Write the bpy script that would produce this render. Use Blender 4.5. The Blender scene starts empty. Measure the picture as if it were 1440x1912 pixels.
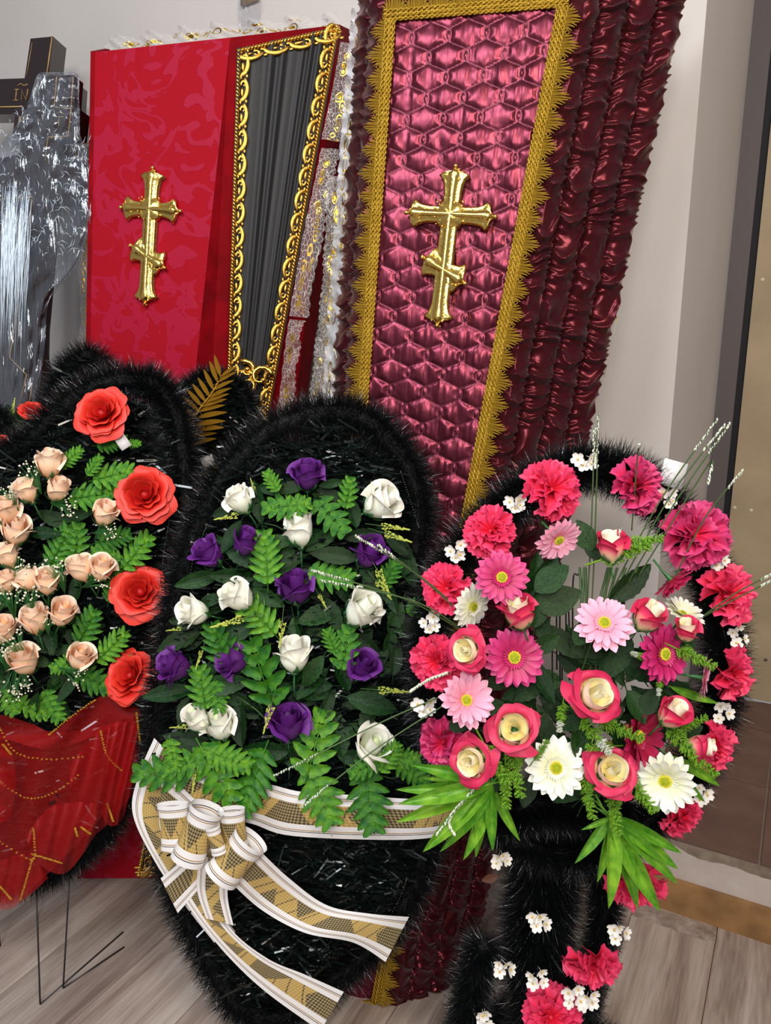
import bpy, math, random
import numpy as np
from mathutils import Vector, Matrix
random.seed(7); rng = np.random.default_rng(7)
S = bpy.context.scene; COL = S.collection
# ------------------------------------------------------------------ camera, world, lights, exposure
FPX = 1438.0; PITCH = math.radians(13.15); CH = 1.4
cp, sp = math.cos(PITCH), math.sin(PITCH)
cd = bpy.data.cameras.new('camera'); cam = bpy.data.objects.new('camera', cd); COL.objects.link(cam)
cam.location = (0, 0, CH); cam.rotation_euler = (math.pi/2-PITCH, 0, 0)
cd.sensor_fit = 'VERTICAL'; cd.sensor_height = 24; cd.lens = 24*FPX/1912; cd.clip_start = .01
S.camera = cam
w = bpy.data.worlds.new('world'); S.world = w; w.use_nodes = True
w.node_tree.nodes['Background'].inputs[0].default_value = (.86, .9, 1, 1)
w.node_tree.nodes['Background'].inputs[1].default_value = .34
def area(name, loc, tgt, sx, sy, power, col):
    l = bpy.data.lights.new(name, 'AREA'); l.shape = 'RECTANGLE'; l.size = sx; l.size_y = sy; l.energy = power; l.color = col
    o = bpy.data.objects.new(name, l); COL.objects.link(o); o.location = loc
    o.rotation_euler = (Vector(tgt)-Vector(loc)).to_track_quat('-Z', 'Y').to_euler(); return o
area('unseen_room_light', (-.9, .1, 2.75), (-.3, 1.6, 1.0), .9, .5, 32, (.86, .93, 1))
area('unseen_room_light', (.55, -.5, 2.75), (.3, 1.6, .9), .6, .6, 32, (1, .88, .76))
area('unseen_room_light', (-.25, -1.5, 2.35), (0, 1.5, .9), .9, .5, 50, (1, .97, .93))  # unseen light behind the camera, strengthened to brighten front flowers and satin
S.view_settings.view_transform = 'Standard'; S.view_settings.look = 'None'
S.view_settings.gamma = 1; S.view_settings.exposure = -0.12; S.view_settings.use_curve_mapping = False

# ------------------------------------------------------------------ geometry helpers
R = Vector((1, 0, 0)); U = Vector((0, sp, cp)); Fw = Vector((0, cp, -sp)); CAM = Vector((0, 0, CH))
def ray(u, v):
    a = (u-720)/FPX; b = (956-v)/FPX
    return Vector((a, cp+b*sp, -sp+b*cp))
def pix(u, v, Y):
    d = ray(u, v); return CAM + d*(Y/d.y)
def depth(p): return (Vector(p)-CAM).dot(Fw)
def mpx(p): return depth(p)/FPX            # metres per pixel at p
class Plane:                                # a real plane leaning in the room
    def __init__(s, p, n): s.p = Vector(p); s.n = Vector(n).normalized()
    def at(s, u, v, off=0):
        d = ray(u, v); t = (s.p-CAM + s.n*off).dot(s.n)/d.dot(s.n); return CAM + d*t
def lean(x0, y0, k, kx=0): return Plane((x0, y0, 0), (-(-kx), -1, k))   # Y = y0 + k z - kx (x-x0)
def lean(x0, y0, k, kx=0): return Plane((x0, y0, 0), (-kx, -1, k))
YAW = math.radians(28.7)
En = Vector((math.cos(YAW), -math.sin(YAW), 0)); Nn = Vector((math.sin(YAW), math.cos(YAW), 0))
def en(e, n, z=0): return En*e + Nn*n + Vector((0, 0, z))
def spline(pts, n, closed=False):
    P = np.array([list(p) for p in pts], float); m = len(P)
    if m == 2 and not closed: return P[0]+(P[1]-P[0])*np.linspace(0, 1, n)[:, None]
    out = []
    seg = m if closed else m-1
    for i in range(n):
        x = i/(n if closed else n-1)*seg; k = min(int(x), seg-1); t = x-k
        g = (lambda j: P[j % m]) if closed else (lambda j: P[max(0, min(m-1, j))])
        a, b, c, d = g(k-1), g(k), g(k+1), g(k+2)
        out.append(.5*(2*b+(c-a)*t+(2*a-5*b+4*c-d)*t*t+(3*b-a-3*c+d)*t**3))
    return np.array(out)
def gf(nu, nv, wrap=False):                # grid faces, nu x nv verts, index i*nv+j
    f = []
    for i in range(nu if wrap else nu-1):
        for j in range(nv-1):
            a = i*nv+j; b = ((i+1) % nu)*nv+j
            f.append((a, b, b+1, a+1))
    return f
class MB:
    def __init__(s): s.v = []; s.f = []; s.uv = []; s.mi = []
    def add(s, V, F, uv=None, mi=0):
        k = len(s.v); V = [tuple(x) for x in V]; s.v += V
        s.f += [tuple(i+k for i in f) for f in F]
        s.uv += list(uv) if uv is not None else [(0, 0)]*len(V); s.mi += [mi]*len(F); return s
    def box(s, c, sx, sy, sz, M=None, mi=0):
        V = [Vector(((i-.5)*sx, (j-.5)*sy, (k-.5)*sz))+Vector(c) for i in (0, 1) for j in (0, 1) for k in (0, 1)]
        if M is not None: V = [M @ v for v in V]
        return s.add(V, [(0, 1, 3, 2), (4, 6, 7, 5), (0, 4, 5, 1), (2, 3, 7, 6), (0, 2, 6, 4), (1, 5, 7, 3)], mi=mi)
    def tube(s, pts, r, n=6, cap=True, mi=0):
        P = [Vector(p) for p in pts]; m = len(P)
        rr = r if hasattr(r, '__len__') else [r]*m
        V = []; uv = []; up = None
        for i, p in enumerate(P):
            t = (P[min(i+1, m-1)]-P[max(i-1, 0)])
            t = t.normalized() if t.length > 1e-9 else Vector((0, 0, 1))
            if up is None: up = Vector((0, 0, 1)) if abs(t.z) < .9 else Vector((1, 0, 0))
            a = t.cross(up); a = a.normalized() if a.length > 1e-6 else Vector((1, 0, 0)); up = a.cross(t).normalized()*1.0
            b = up; up = b
            for k in range(n):
                q = 2*math.pi*k/n; V.append(p+(a*math.cos(q)+b*math.sin(q))*rr[i]); uv.append((k/n, i/max(1, m-1)))
        F = [(i*n+k, i*n+(k+1) % n, (i+1)*n+(k+1) % n, (i+1)*n+k) for i in range(m-1) for k in range(n)]
        if cap: F += [tuple(range(n))[::-1], tuple((m-1)*n+k for k in range(n))]
        return s.add(V, F, uv, mi)
    def ball(s, c, r, n=8, m=5, sc=(1, 1, 1), M=None, mi=0):
        V = [Vector((0, 0, -1))]
        for i in range(1, m):
            th = math.pi*i/m
            for k in range(n):
                q = 2*math.pi*k/n; V.append(Vector((math.sin(th)*math.cos(q), math.sin(th)*math.sin(q), -math.cos(th))))
        V.append(Vector((0, 0, 1)))
        V = [Vector((x.x*r*sc[0], x.y*r*sc[1], x.z*r*sc[2])) for x in V]
        if M is not None: V = [M @ x for x in V]
        V = [x+Vector(c) for x in V]
        F = [(0, 1+(k+1) % n, 1+k) for k in range(n)]
        for i in range(m-2):
            F += [(1+i*n+k, 1+i*n+(k+1) % n, 1+(i+1)*n+(k+1) % n, 1+(i+1)*n+k) for k in range(n)]
        F += [(len(V)-1, 1+(m-2)*n+k, 1+(m-2)*n+(k+1) % n) for k in range(n)]
        return s.add(V, F, mi=mi)
    def mesh(s, name, mats, smooth=True):
        me = bpy.data.meshes.new(name); me.from_pydata(s.v, [], s.f)
        if not isinstance(mats, (list, tuple)): mats = [mats]
        for m in mats: me.materials.append(m)
        if len(mats) > 1: me.polygons.foreach_set('material_index', s.mi)
        me.polygons.foreach_set('use_smooth', [smooth]*len(me.polygons))
        ul = me.uv_layers.new(name='UVMap')
        idx = np.empty(len(me.loops), dtype=np.int32); me.loops.foreach_get('vertex_index', idx)
        ul.data.foreach_set('uv', np.array(s.uv, dtype=np.float32).reshape(-1, 2)[idx].ravel())
        me.update(); return me
    def build(s, name, mats, parent=None, smooth=True, **kw):
        return link(name, s.mesh(name, mats, smooth), parent, **kw)
def np_mesh(name, V, F, mat, smooth=False):   # V (n,3), F (m,k) numpy
    me = bpy.data.meshes.new(name); k = F.shape[1]
    me.vertices.add(len(V)); me.vertices.foreach_set('co', V.astype(np.float32).ravel())
    me.loops.add(F.size); me.loops.foreach_set('vertex_index', F.astype(np.int32).ravel())
    me.polygons.add(len(F)); me.polygons.foreach_set('loop_start', np.arange(0, F.size, k, dtype=np.int32))
    me.polygons.foreach_set('loop_total', np.full(len(F), k, dtype=np.int32))
    me.polygons.foreach_set('use_smooth', [smooth]*len(F))
    me.update(calc_edges=True); me.validate(); me.materials.append(mat); return me
def link(name, me, parent=None, label=None, kind=None, M=None):
    o = bpy.data.objects.new(name, me); COL.objects.link(o)
    if parent is not None:
        o.parent = parent
        if parent.type == 'EMPTY' and parent.get('world_parts'):
            o.matrix_parent_inverse = Matrix.Translation(-parent.location)
    if M is not None: o.matrix_basis = M
    if label: o['label'] = label
    if kind: o['kind'] = kind
    return o
def thing(name, label, cat, loc, group=None):
    o = bpy.data.objects.new(name, None); COL.objects.link(o); o.location = loc; o.empty_display_size = .05
    o['label'] = label; o['category'] = cat; o['world_parts'] = 1
    if group: o['group'] = group
    return o
def place(T, parent, M, label=None):        # T = (name, mesh, [(subname, mesh, matrix)])
    r = link(T[0], T[1], parent, label, M=M)
    for n, me, m in T[2]: link(n, me, r, M=m)
    return r
def frame(loc, z, roll=0, s=1):             # matrix with local z along z
    z = Vector(z).normalized(); x = Vector((0, 0, 1)).cross(z)
    x = x.normalized() if x.length > 1e-4 else Vector((1, 0, 0)); y = z.cross(x)
    M = Matrix((x, y, z)).transposed().to_4x4() @ Matrix.Rotation(roll, 4, 'Z') @ Matrix.Scale(s, 4)
    M.translation = loc; return M
def yframe(loc, y, n, s=1, sx=None):        # local y along y, local z near n
    y = Vector(y).normalized(); x = y.cross(Vector(n)).normalized(); z = x.cross(y)
    M = Matrix((x*(sx or s), y*s, z*s)).transposed().to_4x4(); M.translation = loc; return M
def ipd(ang, tilt=0):                       # picture-plane heading (deg) tipped toward the camera
    a, t = math.radians(ang), math.radians(tilt)
    return (R*math.cos(a)+U*math.sin(a))*math.cos(t) - Fw*math.sin(t)

# ------------------------------------------------------------------ materials
def lin(c): return tuple(((x/255)/12.92 if x/255 <= .04045 else ((x/255+.055)/1.055)**2.4) for x in c)+(1,)
class NT:
    def __init__(s, name):
        s.m = bpy.data.materials.new(name); s.m.use_nodes = True; s.t = s.m.node_tree; s.b = s.t.nodes['Principled BSDF']
    def n(s, t, **k):
        x = s.t.nodes.new(t)
        for a, b in k.items():
            if a[0] == '_': x.inputs[a[1:].replace('_', ' ')].default_value = b
            else: setattr(x, a, b)
        return x
    def l(s, a, b): s.t.links.new(a, b)
def ramp(nt, fac, stops, interp='LINEAR'):
    r = nt.n('ShaderNodeValToRGB'); r.color_ramp.interpolation = interp; e = r.color_ramp.elements
    while len(e) < len(stops): e.new(.5)
    for k, (p, c) in enumerate(stops): e[k].position = p; e[k].color = c
    nt.l(fac, r.inputs[0]); return r.outputs[0]
def coords(nt, kind, sc=(1, 1, 1)):
    tc = nt.n('ShaderNodeTexCoord'); mp = nt.n('ShaderNodeMapping'); mp.inputs['Scale'].default_value = sc
    nt.l(tc.outputs[kind], mp.inputs[0]); return mp.outputs[0]
def M_(name, c, rough=.5, metal=0, c2=None, vs=20, grad=None, bump=None, bsc=(1, 1, 1), sheen=0, coat=0, spec=.5, aniso=0, sss=0, vary=0, stint=None):
    nt = NT(name); b = nt.b; b.inputs['Base Color'].default_value = lin(c)
    b.inputs['Roughness'].default_value = rough; b.inputs['Metallic'].default_value = metal
    b.inputs['Sheen Weight'].default_value = sheen; b.inputs['Coat Weight'].default_value = coat; b.inputs['Coat Roughness'].default_value = .1
    b.inputs['Specular IOR Level'].default_value = spec; b.inputs['Anisotropic'].default_value = aniso
    if sss: b.inputs['Subsurface Weight'].default_value = sss; b.inputs['Subsurface Radius'].default_value = (.01, .006, .004); b.inputs['Subsurface Scale'].default_value = .5
    col = None
    if grad:
        uv = nt.n('ShaderNodeUVMap'); sx = nt.n('ShaderNodeSeparateXYZ'); nt.l(uv.outputs[0], sx.inputs[0])
        col = ramp(nt, sx.outputs[1], [(p, lin(q)) for p, q in grad])
    if c2:
        no = nt.n('ShaderNodeTexNoise', _Scale=vs, _Detail=4); nt.l(coords(nt, 'Object'), no.inputs['Vector'])
        mx = nt.n('ShaderNodeMix', data_type='RGBA')
        nt.l(ramp(nt, no.outputs[0], [(.35, (0, 0, 0, 1)), (.65, (1, 1, 1, 1))]), mx.inputs[0])
        if col: nt.l(col, mx.inputs[6])
        else: mx.inputs[6].default_value = lin(c)
        mx.inputs[7].default_value = lin(c2); col = mx.outputs[2]
    if stint: b.inputs['Specular Tint'].default_value = lin(stint)
    if vary and col:
        oi = nt.n('ShaderNodeObjectInfo'); hs = nt.n('ShaderNodeHueSaturation'); nt.l(col, hs.inputs['Color'])
        mr = nt.n('ShaderNodeMapRange'); nt.l(oi.outputs['Random'], mr.inputs[0]); mr.inputs[3].default_value = 1-vary; mr.inputs[4].default_value = 1+vary; nt.l(mr.outputs[0], hs.inputs['Value'])
        mh = nt.n('ShaderNodeMapRange'); nt.l(oi.outputs['Random'], mh.inputs[0]); mh.inputs[3].default_value = .515; mh.inputs[4].default_value = .485; nt.l(mh.outputs[0], hs.inputs['Hue']); col = hs.outputs[0]
    if col: nt.l(col, b.inputs['Base Color'])
    if bump:
        no = nt.n('ShaderNodeTexNoise', _Scale=bump[0], _Detail=3); nt.l(coords(nt, 'Object', bsc), no.inputs['Vector'])
        bp = nt.n('ShaderNodeBump', _Strength=bump[1], _Distance=.003); nt.l(no.outputs[0], bp.inputs['Height']); nt.l(bp.outputs[0], b.inputs['Normal'])
    return nt.m
GOLD = M_('polished_gold', (236, 198, 104), .2, 1, bump=(180, .25))
GOLDR = M_('gold_relief', (226, 180, 84), .2, 1, bump=(160, .25))
GTHREAD = M_('gold_thread', (212, 172, 52), .36, .6, c2=(130, 96, 20), vs=500, bump=(900, .5))
GGLIT = M_('gold_glitter', (236, 180, 52), .35, .3, c2=(170, 116, 20), vs=350, bump=(700, 1))
BLACKN = M_('black_tinsel_needle', (13, 16, 18), .28, spec=.75)
BLACKS = M_('black_glossy_fir_strip', (13, 22, 19), .2, spec=.6)
BACKM = M_('dark_backing', (6, 8, 7), .8)
GREEND = M_('dark_green_leaf', (13, 48, 18), .27, c2=(30, 70, 20), vs=14, bump=(60, .5), spec=.4, vary=.25)
GREENO = M_('olive_green_leaf', (34, 60, 20), .3, c2=(16, 42, 16), vs=20, bump=(70, .5), spec=.4, vary=.25)
GREENB = M_('bright_fern_green', (88, 146, 20), .34, c2=(30, 100, 26), vs=7.0, bump=(70, .5), spec=.4, vary=.3)
GREENP = M_('palm_green', (118, 168, 44), .3, c2=(70, 134, 30), vs=8, bump=(40, .3), bsc=(6, 1, 1), vary=.2)
GREENJ = M_('juniper_green', (140, 186, 40), .5, c2=(90, 150, 34), vs=40)
STEMG = M_('green_stem', (70, 98, 50), .5)
STEMW = M_('white_frosted_tip', (214, 220, 200), .7)
SEPAL = M_('sepal_green', (34, 92, 44), .45, c2=(56, 120, 60), vs=20)
WHITE = M_('white_blossom', (236, 232, 224), .6, sss=.1)
YEL = M_('yellow_sprig', (196, 200, 92), .6, c2=(160, 176, 62), vs=60)
YEYE = M_('yellow_eye', (214, 172, 40), .6)
CENT = M_('gerbera_centre', (150, 180, 20), .7, c2=(214, 206, 40), vs=3, bump=(30, .8))
CENTY = M_('gerbera_pollen', (226, 214, 60), .7)
CARN = M_('carnation_pink_red', (222, 40, 76), .55, grad=[(0, (196, 12, 44)), (.5, (224, 28, 62)), (1, (232, 62, 108))], sss=.1)
CARM = M_('carnation_magenta', (206, 34, 84), .55, grad=[(0, (214, 16, 56)), (.6, (212, 34, 86)), (1, (204, 60, 118))], sss=.1)
GMAG = M_('gerbera_magenta', (190, 24, 92), .5, grad=[(0, (150, 10, 62)), (.6, (188, 26, 94)), (1, (204, 52, 122))])
GCRI = M_('gerbera_crimson', (176, 20, 66), .5, grad=[(0, (136, 8, 40)), (.6, (176, 20, 66)), (1, (192, 40, 92))])
GPNK = M_('gerbera_pink', (240, 156, 184), .55, grad=[(0, (222, 110, 120)), (.3, (238, 150, 176)), (1, (246, 182, 204))], sss=.1)
GWHT = M_('gerbera_white', (240, 240, 226), .55, grad=[(0, (216, 220, 110)), (.25, (236, 236, 190)), (1, (244, 244, 238))], sss=.1)
RRED = M_('red_rose', (216, 36, 26), .55, grad=[(0, (170, 6, 6)), (.6, (214, 30, 22)), (1, (232, 62, 44))], sss=.1)
RPCH = M_('peach_rose', (246, 200, 168), .55, grad=[(0, (246, 178, 122)), (.6, (255, 210, 172)), (1, (255, 226, 202))], sss=.15)
RWHT = M_('white_rose', (238, 238, 220), .5, grad=[(0, (206, 222, 170)), (.35, (244, 246, 222)), (.8, (250, 250, 236)), (1, (252, 244, 232))], sss=.15)
RPUR = M_('purple_rose', (92, 28, 128), .34, grad=[(0, (66, 14, 86)), (.6, (90, 26, 112)), (1, (112, 44, 140))], bump=(30, .5))
RCRM = M_('cream_rose_heart', (246, 232, 188), .55, grad=[(0, (240, 220, 140)), (.5, (255, 244, 200)), (1, (255, 246, 222))], sss=.15)
RBIC = M_('cream_crimson_petal', (220, 60, 100), .55, grad=[(0, (236, 226, 150)), (.3, (240, 200, 160)), (.68, (224, 60, 100)), (1, (200, 28, 78))], sss=.1)
WIRE = M_('grey_wire', (70, 66, 66), .4, .8)
PAPER = M_('paper_tag', (226, 222, 220), .7)
DWOOD = M_('dark_varnished_wood', (38, 26, 26), .3, bump=(20, .1), coat=.3)
GLINE = M_('gold_paint_line', (186, 150, 92), .5, .3)
REDV = M_('red_velvet_side', (132, 0, 14), .8, spec=.1, c2=(106, 0, 9), vs=18, bump=(40, .4))

def fabric_damask():
    nt = NT('red_damask'); b = nt.b; v = coords(nt, 'Object')
    b.inputs['Specular IOR Level'].default_value = .15; n1 = nt.n('ShaderNodeTexNoise', _Scale=7, _Detail=1.5, _Distortion=2.6); nt.l(v, n1.inputs['Vector'])
    vo = nt.n('ShaderNodeTexVoronoi', _Scale=9); ad = nt.n('ShaderNodeMix', data_type='RGBA', blend_type='ADD'); ad.inputs[0].default_value = .16
    nt.l(v, ad.inputs[6]); nt.l(n1.outputs['Color'], ad.inputs[7]); nt.l(ad.outputs[2], vo.inputs['Vector'])
    wv = nt.n('ShaderNodeMath', operation='SINE'); mu = nt.n('ShaderNodeMath', operation='MULTIPLY'); mu.inputs[1].default_value = 13
    nt.l(vo.outputs['Distance'], mu.inputs[0]); nt.l(mu.outputs[0], wv.inputs[0])
    msk = ramp(nt, wv.outputs[0], [(.4, (0, 0, 0, 1)), (.52, (1, 1, 1, 1))])
    fine = nt.n('ShaderNodeTexNoise', _Scale=700); nt.l(v, fine.inputs['Vector'])
    mx = nt.n('ShaderNodeMix', data_type='RGBA'); nt.l(msk, mx.inputs[0]); mx.inputs[6].default_value = lin((154, 3, 24)); mx.inputs[7].default_value = lin((158, 16, 46))
    nt.l(mx.outputs[2], b.inputs['Base Color']); b.inputs['Sheen Weight'].default_value = .1; b.inputs['Sheen Tint'].default_value = lin((230, 90, 120))
    r = nt.n('ShaderNodeMapRange'); nt.l(msk, r.inputs[0]); r.inputs[3].default_value = .75; r.inputs[4].default_value = .5; nt.l(r.outputs[0], b.inputs['Roughness'])
    a2 = nt.n('ShaderNodeMath', operation='MULTIPLY_ADD'); nt.l(fine.outputs[0], a2.inputs[0]); a2.inputs[1].default_value = .4; nt.l(msk, a2.inputs[2])
    bp = nt.n('ShaderNodeBump', _Strength=.5, _Distance=.0015); nt.l(a2.outputs[0], bp.inputs['Height']); nt.l(bp.outputs[0], b.inputs['Normal'])
    return nt.m
DAMASK = fabric_damask()
SATIN = M_('burgundy_ruched_satin', (60, 9, 15), .25, .35, spec=.7, sheen=.1, stint=(235, 140, 150))
def fabric_quilt():
    nt = NT('rose_burgundy_quilted_satin'); b = nt.b; v = coords(nt, 'Object', (60, 60, 3))
    no = nt.n('ShaderNodeTexNoise', _Scale=2.2, _Detail=4); nt.l(v, no.inputs['Vector'])
    nt.l(ramp(nt, no.outputs[0], [(.3, lin((90, 32, 44))), (.7, lin((114, 48, 60)))]), b.inputs['Base Color'])
    b.inputs['Metallic'].default_value = .72; b.inputs['Roughness'].default_value = .3; b.inputs['Specular IOR Level'].default_value = .7; b.inputs['Specular Tint'].default_value = lin((255, 160, 185))
    b.inputs['Sheen Weight'].default_value = .12; b.inputs['Sheen Roughness'].default_value = .35; b.inputs['Sheen Tint'].default_value = lin((240, 120, 150))
    bp = nt.n('ShaderNodeBump', _Strength=.35, _Distance=.002); nt.l(no.outputs[0], bp.inputs['Height']); nt.l(bp.outputs[0], b.inputs['Normal'])
    return nt.m
QUILT = fabric_quilt()
THREADR = M_('burgundy_stitch_thread', (96, 22, 46), .6)
BLKF = M_('black_pleated_cloth', (15, 13, 15), .6, sheen=.1, bump=(400, .1))
def sheer(name, c, alpha, gold=None, rough=.6, scale=60, pat=0):
    nt = NT(name); b = nt.b; out = nt.t.nodes['Material Output']; b.inputs['Base Color'].default_value = lin(c); b.inputs['Roughness'].default_value = rough
    tr = nt.n('ShaderNodeBsdfTransparent'); mx = nt.n('ShaderNodeMixShader'); nt.l(tr.outputs[0], mx.inputs[1]); nt.l(b.outputs[0], mx.inputs[2])
    mx.inputs[0].default_value = alpha
    if pat:
        uv = nt.n('ShaderNodeUVMap'); mp = nt.n('ShaderNodeMapping'); mp.inputs['Scale'].default_value = (pat, 1.8, 1); nt.l(uv.outputs[0], mp.inputs[0])
        vo = nt.n('ShaderNodeTexVoronoi', feature='DISTANCE_TO_EDGE', _Scale=4); nt.l(mp.outputs[0], vo.inputs['Vector'])
        net = ramp(nt, vo.outputs['Distance'], [(.025, (.75,)*3+(1,)), (.05, (alpha,)*3+(1,))])
        vg = nt.n('ShaderNodeTexVoronoi', _Scale=1.4); nt.l(mp.outputs[0], vg.inputs['Vector'])
        gm = ramp(nt, vg.outputs['Distance'], [(.20, (1, 1, 1, 1)), (.24, (0, 0, 0, 1)), (.32, (0, 0, 0, 1)), (.34, (1, 1, 1, 1)), (.4, (1, 1, 1, 1)), (.44, (0, 0, 0, 1))])
        sx = nt.n('ShaderNodeSeparateXYZ'); nt.l(uv.outputs[0], sx.inputs[0])
        band = ramp(nt, sx.outputs[1], [(.18, (0, 0, 0, 1)), (.25, (1, 1, 1, 1)), (.7, (1, 1, 1, 1)), (.78, (0, 0, 0, 1))])
        g = nt.n('ShaderNodeMath', operation='MULTIPLY'); nt.l(gm, g.inputs[0]); nt.l(band, g.inputs[1])
        mcol = nt.n('ShaderNodeMix', data_type='RGBA'); nt.l(g.outputs[0], mcol.inputs[0]); mcol.inputs[6].default_value = lin(c); mcol.inputs[7].default_value = lin(gold)
        nt.l(mcol.outputs[2], b.inputs['Base Color']); gmm = nt.n('ShaderNodeMath', operation='MULTIPLY'); nt.l(g.outputs[0], gmm.inputs[0]); gmm.inputs[1].default_value = .8
        nt.l(gmm.outputs[0], b.inputs['Metallic']); rr = nt.n('ShaderNodeMapRange'); nt.l(g.outputs[0], rr.inputs[0]); rr.inputs[3].default_value = .6; rr.inputs[4].default_value = .3; nt.l(rr.outputs[0], b.inputs['Roughness'])
        ma = nt.n('ShaderNodeMath', operation='MAXIMUM'); nt.l(net, ma.inputs[0]); nt.l(g.outputs[0], ma.inputs[1]); nt.l(ma.outputs[0], mx.inputs[0])
    nt.l(mx.outputs[0], out.inputs[0]); return nt.m
LACE = sheer('white_gold_lace', (214, 206, 200), .14, (216, 170, 40), pat=1)
LACED = sheer('white_gold_lace_dense', (226, 224, 226), .75, (216, 176, 60), pat=1)
ORG = sheer('red_organza', (178, 8, 12), .40, rough=.45)
def film_mat():
    nt = NT('clear_crinkled_film'); out = nt.t.nodes['Material Output']; v = coords(nt, 'Object', (1, 1, .12))
    no = nt.n('ShaderNodeTexNoise', _Scale=70, _Detail=3); nt.l(v, no.inputs['Vector'])
    bp = nt.n('ShaderNodeBump', _Strength=.9, _Distance=.008); nt.l(no.outputs[0], bp.inputs['Height'])
    gl = nt.n('ShaderNodeBsdfGlossy', _Roughness=.2, _Color=(.9, .95, 1, 1)); nt.l(bp.outputs[0], gl.inputs['Normal'])
    tr = nt.n('ShaderNodeBsdfTransparent', _Color=(.97, .98, 1, 1)); fr = nt.n('ShaderNodeLayerWeight', _Blend=.35); nt.l(bp.outputs[0], fr.inputs['Normal'])
    mr = nt.n('ShaderNodeMapRange'); nt.l(fr.outputs['Facing'], mr.inputs[0]); mr.inputs[3].default_value = .12; mr.inputs[4].default_value = .6
    mx = nt.n('ShaderNodeMixShader'); nt.l(mr.outputs[0], mx.inputs[0]); nt.l(tr.outputs[0], mx.inputs[1]); nt.l(gl.outputs[0], mx.inputs[2]); nt.l(mx.outputs[0], out.inputs[0]); return nt.m
FILM = film_mat()
def ribbon_mat():                            # white edges with fine double lines, gold and black plaid centre; uv.y runs across
    nt = NT('white_gold_plaid_ribbon'); b = nt.b; uv = nt.n('ShaderNodeUVMap'); sx = nt.n('ShaderNodeSeparateXYZ'); nt.l(uv.outputs[0], sx.inputs[0])
    W = lin((236, 232, 230)); G = lin((180, 144, 70)); K = lin((38, 30, 28))
    base = ramp(nt, sx.outputs[1], [(0, W), (.10, K), (.115, W), (.135, lin((176, 140, 84))), (.155, W), (.27, G), (.73, W), (.845, lin((176, 140, 84))), (.865, W), (.885, K), (.9, W)], 'CONSTANT')
    def stripe(sg, fr, off, lo, hi):
        ma = nt.n('ShaderNodeMath', operation='MULTIPLY_ADD'); nt.l(sx.outputs[1], ma.inputs[0]); ma.inputs[1].default_value = sg*.6; nt.l(sx.outputs[0], ma.inputs[2])
        mb_ = nt.n('ShaderNodeMath', operation='MULTIPLY_ADD'); nt.l(ma.outputs[0], mb_.inputs[0]); mb_.inputs[1].default_value = fr; mb_.inputs[2].default_value = off
        sn = nt.n('ShaderNodeMath', operation='SINE'); nt.l(mb_.outputs[0], sn.inputs[0]); sh = nt.n('ShaderNodeMath', operation='MULTIPLY_ADD'); nt.l(sn.outputs[0], sh.inputs[0]); sh.inputs[1].default_value = .5; sh.inputs[2].default_value = .5; lo, hi = lo*.5+.5, hi*.5+.5; return ramp(nt, sh.outputs[0], [(lo, (0, 0, 0, 1)), (hi, (1, 1, 1, 1))])
    w1, w2, w3 = stripe(1, 4.4, 0, -.7, -.63), stripe(-1, 3.1, 1.2, -.6, -.53), stripe(1, 19, 0, .93, .96)
    mu = nt.n('ShaderNodeMath', operation='MULTIPLY'); nt.l(w1, mu.inputs[0]); nt.l(w2, mu.inputs[1]); mxx = nt.n('ShaderNodeMath', operation='MAXIMUM'); nt.l(mu.outputs[0], mxx.inputs[0]); nt.l(w3, mxx.inputs[1])
    mp9 = nt.n('ShaderNodeMath', operation='MULTIPLY'); nt.l(mxx.outputs[0], mp9.inputs[0]); mp9.inputs[1].default_value = .9; dark = mp9.outputs[0]
    ck = nt.n('ShaderNodeTexChecker', _Scale=22); m2 = nt.n('ShaderNodeMapping'); m2.inputs['Rotation'].default_value = (0, 0, .785); nt.l(uv.outputs[0], m2.inputs[0]); nt.l(m2.outputs[0], ck.inputs[0])
    cen = ramp(nt, sx.outputs[1], [(0, (0, 0, 0, 1)), (.27, (1, 1, 1, 1)), (.73, (0, 0, 0, 1))], 'CONSTANT')
    f1 = nt.n('ShaderNodeMath', operation='MULTIPLY'); nt.l(dark, f1.inputs[0]); nt.l(cen, f1.inputs[1])
    mx = nt.n('ShaderNodeMix', data_type='RGBA'); nt.l(f1.outputs[0], mx.inputs[0]); nt.l(base, mx.inputs[6]); mx.inputs[7].default_value = lin((40, 26, 20))
    f2 = nt.n('ShaderNodeMath', operation='MULTIPLY'); nt.l(ck.outputs[1], f2.inputs[0]); nt.l(cen, f2.inputs[1]); f3 = nt.n('ShaderNodeMath', operation='MULTIPLY'); nt.l(f2.outputs[0], f3.inputs[0]); f3.inputs[1].default_value = .42
    my = nt.n('ShaderNodeMix', data_type='RGBA'); nt.l(f3.outputs[0], my.inputs[0]); nt.l(mx.outputs[2], my.inputs[6]); my.inputs[7].default_value = lin((220, 204, 150))
    nt.l(my.outputs[2], b.inputs['Base Color']); b.inputs['Roughness'].default_value = .4; return nt.m
RIB = ribbon_mat()
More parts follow.
